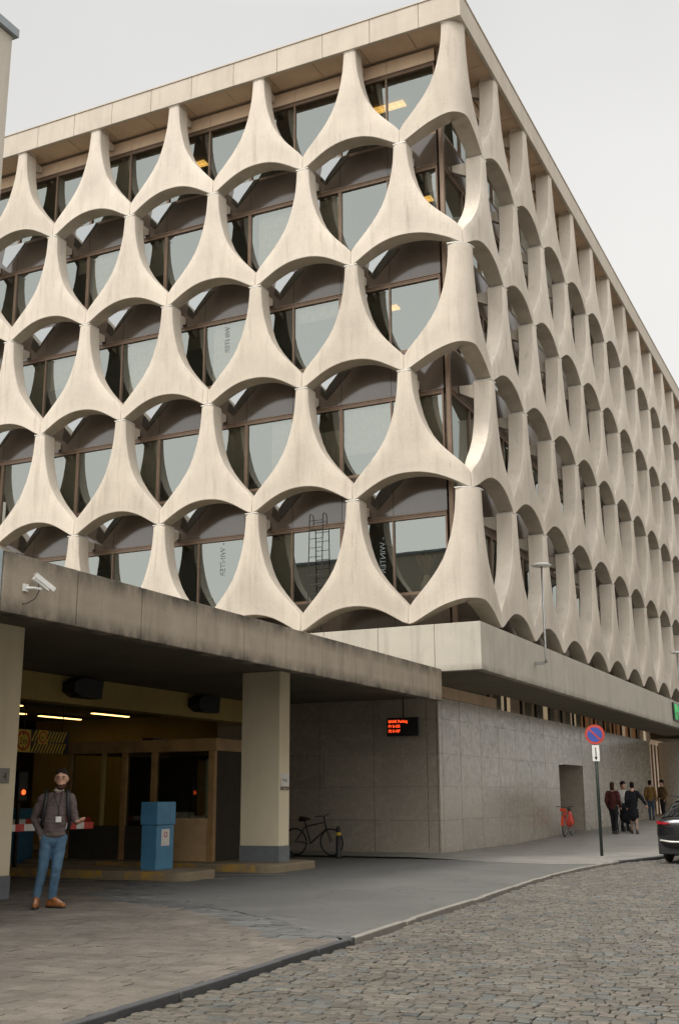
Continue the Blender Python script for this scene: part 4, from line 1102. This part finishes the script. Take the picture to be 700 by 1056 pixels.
c_ = mixc(nt_, ramp(nt_, nz(nt_, pos(nt_, (1, 1, .6)), 9, 5), .35, .65), (.05, .11, .18), (.10, .19, .28))
nt_.links.new(c_, p_j.inputs['Base Color']); p_j.inputs['Roughness'].default_value = .9
V = lambda *a: Vector(a)
def finger_set(palm, d, up, side, curl, th_side, L=.085):
    """five fingers from the palm centre; d finger direction, up palm normal, side across"""
    out = []
    for i, (o_, l) in enumerate(((-.03, .9), (-.01, 1.0), (.01, .95), (.029, .75))):
        b = palm + side * o_ + d * .035
        k1 = b + (d * math.cos(curl) + up * math.sin(curl)) * L * l * .5
        k2 = k1 + (d * math.cos(curl * 2.2) + up * math.sin(curl * 2.2)) * L * l * .45
        out += [('cap', b, k1, .0095, .0085), ('cap', k1, k2, .0085, .0065)]
    tb = palm + side * th_side * .035 - d * .02
    t1 = tb + (d * .6 + side * th_side * .8).normalized() * .035; t2 = t1 + (d * .85 + side * th_side * .25 + up * .3).normalized() * .03
    out += [('cap', tb, t1, .012, .011), ('cap', t1, t2, .011, .008)]
    return out
def figure(loc, rz, label, J, kit, vox=.009):
    o = empty('person', loc, rz, label, 'person')
    H = J['head']; s_ = J.get('w', 1)
    hd = V(*H); face = V(*J.get('face', (0, -1, 0))).normalized(); yaw_ = math.atan2(face.x, -face.y); RM = Matrix.Rotation(yaw_, 4, 'Z') @ Matrix.Scale(kit.get('hs', 1.07), 4)
    hp = lambda x, y, z: hd + (RM @ V(x, y, z))
    B = [('ell', hp(0, .01, .02), (.077, .098, .108), RM), ('ell', hp(0, -.022, -.055), (.056, .066, .066), RM), ('ell', hp(0, -.06, -.095), (.026, .024, .02), RM),
         ('cap', hp(0, -.088, .012), hp(0, -.112, -.022), .010, .015), ('ell', hp(-.077, .01, 0), (.012, .022, .032), RM), ('ell', hp(.077, .01, 0), (.012, .022, .032), RM),
         ('ell', hp(0, -.078, .035), (.052, .018, .012), RM), ('cap', hp(-.02, -.084, -.062), hp(.02, -.084, -.062), .009, .009),
         ('cap', V(*J['neck']) + V(0, .01, -.04), hp(0, .015, -.04), .062, .056),
         ('cap', V(*J['neck']) - V(0, 0, .08), V(*J['pelvis']), .08, .08, .75)]
    C = []; 
    for sd in 'LR':
        sh, el, wr = V(*J['sh' + sd]), V(*J['el' + sd]), V(*J['wr' + sd]); hi, kn, an_, toe = V(*J['hip' + sd]), V(*J['kn' + sd]), V(*J['an' + sd]), V(*J['toe' + sd])
        B += [('cap', sh - V(0, 0, .03), el, .045, .038), ('cap', el, wr, .038, .027), ('cap', V(*J['neck']) - V(0, 0, .12), sh - V(0, 0, .03), .05, .045), ('cap', hi, kn, .075, .05), ('cap', kn, an_, .048, .034), ('cap', an_, toe, .03, .022), ('cap', V(*J['pelvis']), hi, .07, .07)]
        hdir = V(*J['hd' + sd]).normalized() if 'hd' + sd in J else (wr - el).normalized(); hup = V(*J['hu' + sd]) if 'hu' + sd in J else V(0, -1, 0)
        hup = (hup - hdir * hup.dot(hdir)).normalized(); hs_ = hdir.cross(hup)
        pc = wr + hdir * .055
        B += [('cap', wr, pc - hs_ * .015, .026, .026), ('cap', wr, pc + hs_ * .015, .026, .025), ('cap', pc - hs_ * .026 + hdir * .02, pc + hs_ * .026 + hdir * .02, .014, .014)] + finger_set(pc, hdir, hup, hs_, J.get('curl' + sd, .35), 1 if sd == 'L' else -1)
    blob('body', B, min(vox, .0075) if vox < .01 else vox, kit.get('skin', skin), o, 3)
    # upper garment
    up = [('ell', V(*J['waist']) - V(0, 0, kit.get('hem', .05) + .03), (.165 * s_, .118, .07)), ('cap', V(*J['neck']) - V(0, 0, .14), V(*J['waist']), J.get('cr', .13), J.get('wr_', .12), .72), ('ell', V(*J['neck']) - V(0, -.005, .2), (.17 * s_, .115, .145)), ('ell', V(*J['waist']) + V(0, 0, .04), (.165 * s_, .122, .15)), ('ell', V(*J['waist']) + V(0, 0, .15), ((.16 if vox < .01 else .19) * s_, .125, .26)), ('cap', V(*J['waist']) + V(0, 0, .0), V(*J['waist']) - V(0, 0, kit.get('hem', .05)), .145 * s_, .15 * s_, .75)]
    for sd in 'LR':
        sh, el, wr = V(*J['sh' + sd]), V(*J['el' + sd]), V(*J['wr' + sd])
        up += [('cap', V(*J['neck']) - V(0, -.01, .075), sh - V(0, 0, .015), .062, .066), ('cap', sh - V(0, 0, .015), el, .068 * kit.get('bulk', 1), .056 * kit.get('bulk', 1)), ('cap', el, wr.lerp(el, .06), .055 * kit.get('bulk', 1), .042 * kit.get('bulk', 1))]
    if kit.get('coat'): up.append(('cap', V(*J['waist']), V(*J['pelvis']) - V(0, 0, kit['coat']), .16, .185, .72))
    blob(kit.get('upname', 'sweater'), up, vox * 1.1, kit['up'], o, 5, .011 if vox < .01 else .015, 9)
    lo = [('cap', V(*J['pelvis']) + V(-.05, 0, .04), V(*J['pelvis']) + V(.05, 0, .04), .125, .125, .8), ('ell', V(*J['pelvis']) - V(0, 0, .05), (.165, .115, .12))]
    for sd in 'LR':
        hi, kn, an_ = V(*J['hip' + sd]), V(*J['kn' + sd]), V(*J['an' + sd])
        lo += [('cap', hi, kn, .098 * kit.get('leg', 1), .07 * kit.get('leg', 1)), ('cap', kn, an_ + V(0, 0, .01), .068 * kit.get('leg', 1), .056 * kit.get('leg', 1))]
    blob(kit.get('loname', 'jeans'), lo, vox * 1.1, kit['lo'], o, 5, .008, 7, 3)
    for sd in 'LR':
        an_, toe = V(*J['an' + sd]), V(*J['toe' + sd]); hl = an_ - (toe - an_) * .25
        g0 = lambda v, z: V(v.x, v.y, z)
        b_ = min(an_.z - .1, .0 + max(0, J.get('lift' + sd, 0)))
        b0 = J.get('lift' + sd, 0)
        mid = an_.lerp(toe, .55)
        sh_ = blob('shoe', [('cap', g0(hl, b0 + .045), g0(mid, b0 + .045), .042, .046), ('cap', g0(mid, b0 + .045), g0(toe, b0 + .036), .046, .036), ('cap', an_ - V(0, 0, .0), g0(mid, b0 + .06), .046, .04), ('cap', g0(hl, b0 + .06), an_, .04, .045)], vox, kit['shoe'], o, 3)
        for v in sh_.data.vertices:
            if v.co.z < b0 + .004: v.co.z = b0 + .004
        so_ = blob('sole', [('cap', g0(hl, b0 + .012), g0(mid, b0 + .012), .046, .049), ('cap', g0(mid, b0 + .012), g0(toe, b0 + .012), .049, .038)], vox, M['black'], sh_, 2)
        for v in so_.data.vertices: v.co.z = min(max(v.co.z, b0), b0 + .018)
    hair = [('ell', hp(0, .02, .063), (.079, .0965, .074), RM), ('ell', hp(0, .05, .0), (.077, .066, .088), RM)]
    if kit.get('hairlow'): hair += [('ell', hp(0, .05, -.07), (.075, .055, .12), RM)]
    h_ = blob('hair', hair, vox, kit['hair'], o, 2, .006, 25)
    if kit.get('hat'): blob('hat', [('ell', hp(0, .015, .075), (.095, .11, .075), RM), ('cap', hp(0, .01, .05), hp(0, .01, .065), .1, .1)], vox, kit['hat'], o, 2)
    if vox < .01:
        blob('beard', [('ell', hp(0, -.026, -.076), (.0605, .068, .05), RM), ('ell', hp(0, -.07, -.092), (.034, .026, .028), RM)], .006, kit['beard'], o, 2)
        for x in (-.032, .032):
            blob('eye', [('ell', hp(x, -.084, .012), (.011, .006, .0045), RM)], .0015, M['black'], o, 1)
            blob('eyebrow', [('cap', hp(x - .015, -.09, .034), hp(x + .015, -.09, .036), .0045, .0045)], .003, kit['hair'], o, 1)
        blob('mouth', [('cap', hp(-.02, -.097, -.064), hp(.02, -.097, -.064), .0045, .0045)], .003, plain('lips', (.38, .14, .11), .5), o, 1)
    return o, hp, RM
def back_panel(): pass
gr = cloth('brown_grey_knit', (.13, .10, .092)); hairm = cloth('dark_brown_hair', (.022, .015, .011)); tan = plain('tan_leather', (.30, .115, .035), .45, var=.25, scale=20)
J = dict(head=(.06, -.03, 1.685), face=(-.12, -1, 0), neck=(.03, 0, 1.54), waist=(.0, -.01, 1.07), pelvis=(0, 0, .93),
         shL=(.2, .01, 1.445), elL=(.265, .0, 1.165), wrL=(.29, -.24, 1.12), hdL=(.55, -.75, .05), huL=(0, 0, 1), curlL=.5,
         shR=(-.175, .0, 1.44), elR=(-.275, .05, 1.17), wrR=(-.175, -.03, .94), hdR=(.45, .25, -1), huR=(0, -1, 0), curlR=.3,
         hipL=(.085, 0, .9), knL=(.055, -.03, .50), anL=(.02, .02, .13), toeL=(.17, -.10, .05),
         hipR=(-.085, 0, .9), knR=(-.125, -.03, .52), anR=(-.185, .01, .13), toeR=(-.2, -.17, .05))
man, hp, RM = figure((-1.985, -12.565, 0), R(39.7), 'bearded man in brown sweater and jeans with lanyard standing by the entrance', J,
    dict(up=gr, lo=jeans, shoe=tan, hair=hairm, beard=cloth('stubble', (.075, .038, .026)), hem=.09, leg=1.0, hs=1.12, upname='sweater', loname='jeans'))
# lanyard, badge, collar on the man
mb = MB()
for s_ in (-1, 1): mb.tube([(.03 + s_ * .055, .03, 1.565), (.03 + s_ * .05, -.09, 1.52), (.03 + s_ * .03, -.128, 1.40), (.045, -.142, 1.30), (.05, -.15, 1.2)], .006, 6)
ly = mb.build('lanyard', M['black'], man, smooth=True)
mb = MB(); mb.box(.01, .085, -.162, -.155, 1.115, 1.19); mb.build('badge', M['white'], ly, bevel=.003)
mb = MB(); mb.torus((.033, .0, 1.535), .062, .013, 'z', 24, 8); mb.build('collar', cloth('white_tee', (.6, .57, .5)), man, smooth=True)
# backpack he wears
bp = empty('backpack', (-1.985, -12.565, 0), R(39.7), 'black backpack worn by the bearded man, straps over both shoulders', 'backpack')
blob('bag', [('cap', (.01, .17, 1.05), (.01, .17, 1.42), .12, .11, .6), ('ell', (.01, .18, 1.22), (.15, .08, .24))], .012, cloth('black_nylon', (.015, .015, .017)), bp, 4)
for s_ in (-1, 1):
    c = .015; mb = MB()
    path = [(c + s_ * .12, .14, 1.48), (c + s_ * .135, .03, 1.545), (c + s_ * .14, -.06, 1.50), (c + s_ * .15, -.105, 1.38), (c + s_ * .165, -.11, 1.25), (c + s_ * .185, -.05, 1.1), (c + s_ * .17, .1, 1.0)]
    vs = []; fs = []
    for i, p in enumerate(path): vs += [(p[0] - .026, p[1] - .012, p[2] + .006), (p[0] + .026, p[1] - .012, p[2] + .006), (p[0] + .026, p[1] + .01, p[2] - .006), (p[0] - .026, p[1] + .01, p[2] - .006)]
    for i in range(len(path) - 1):
        for k in range(4): fs.append((4 * i + k, 4 * i + (k + 1) % 4, 4 * i + 4 + (k + 1) % 4, 4 * i + 4 + k))
    mb.add(vs, fs); mb.build('strap', M['black'], bp, smooth=True)

def walker(loc, rz, label, kit, step=.16, arm=0, face=(0, -1, 0), arms=None):
    J = dict(head=(0, -.03, 1.66), face=face, neck=(0, 0, 1.52), waist=(0, 0, 1.06), pelvis=(0, 0, .92),
             shL=(.17, 0, 1.43), elL=(.225, .06 + arm, 1.16), wrL=(.22, -.06 + arm, .93), shR=(-.17, 0, 1.43), elR=(-.225, .02, 1.16), wrR=(-.215, -.12, .94),
             hipL=(.085, 0, .9), knL=(.09, -step * .8, .5), anL=(.09, -step, .11), toeL=(.1, -step - .17, .05),
             hipR=(-.085, 0, .9), knR=(-.09, step * .1, .5), anR=(-.09, step, .13), toeR=(-.1, step - .16, .05))
    if arms: J.update(arms)
    return figure(loc, rz, label, J, kit, .016)
dk = cloth('dark_trousers', (.02, .02, .022)); wine = cloth('dark_wine_jacket', (.07, .022, .02)); blk = cloth('black_coat', (.014, .015, .018)); beige = cloth('beige_trousers', (.34, .24, .19)); must = cloth('mustard_jacket', (.22, .13, .045)); shoe = plain('dark_shoes', (.02, .018, .016), .5)
blackhair = cloth('black_hair', (.012, .01, .01))
away = R(180)
walker((-.78, 16.3, gz(16.3)), away - R(8), 'person in dark wine jacket and black trousers walking away', dict(up=wine, lo=dk, shoe=shoe, hair=cloth('brown_hair', (.05, .025, .015)), upname='jacket', loname='trousers', bulk=1.25, hem=.16, hairlow=1), .12)
walker((-.12, 16.5, gz(16.5)), away + R(10), 'person in long black coat and beige trousers walking away', dict(up=blk, lo=beige, shoe=shoe, hair=blackhair, upname='coat', loname='trousers', bulk=1.2, coat=.3, leg=.85), .17, .05,
       arms=dict(elR=(-.33, .08, 1.2), wrR=(-.44, .05, 1.0)))
walker((-.86, 18.4, gz(18.4)), R(50), 'person in pale top and dark cap facing the two walkers', dict(up=cloth('pale_top', (.4, .38, .36)), lo=dk, shoe=shoe, hair=blackhair, hat=blackhair, upname='top', loname='trousers', hem=.1), .05)
walker((-1.92, 29.2, gz(29.2)), away, 'person in mustard jacket standing by the far wall end', dict(up=must, lo=cloth('blue_trousers', (.06, .08, .11)), shoe=shoe, hair=blackhair, upname='jacket', loname='trousers', bulk=1.2, hem=.15), .06)
walker((-1.5, 29.9, gz(29.9)), R(-40), 'person in brown jacket and cap beside the far wall end', dict(up=cloth('brown_jacket', (.12, .075, .035)), lo=dk, shoe=shoe, hair=blackhair, hat=blackhair, upname='jacket', loname='trousers', bulk=1.2, hem=.12), .06)
# pushchair between the walkers
pc = empty('pushchair', (-.62, 17.6, gz(17.6)), R(170), 'dark pushchair between the walking people', 'pushchair')
for (x, y) in ((-.24, .3), (.24, .3), (-.24, -.35), (.24, -.35)):
    mb = MB(); mb.torus((x, y, .11), .09, .022, 'x', 18, 8); mb.build('wheel', M['rubber'], pc, smooth=True)
mb = MB()
for s_ in (-1, 1): mb.tube([(s_ * .24, -.35, .12), (s_ * .22, .1, .6), (s_ * .2, .42, 1.02)], .014); mb.tube([(s_ * .24, .3, .12), (s_ * .22, -.1, .62)], .014)
mb.tube([(-.2, .42, 1.02), (.2, .42, 1.02)], .018); mb.build('frame', M['darkframe'], pc)
blob('seat_and_hood', [('cap', (0, -.15, .45), (0, .12, .55), .17, .18), ('cap', (0, .12, .55), (0, .1, .85), .18, .17)], .02, blk, pc, 3, .01)
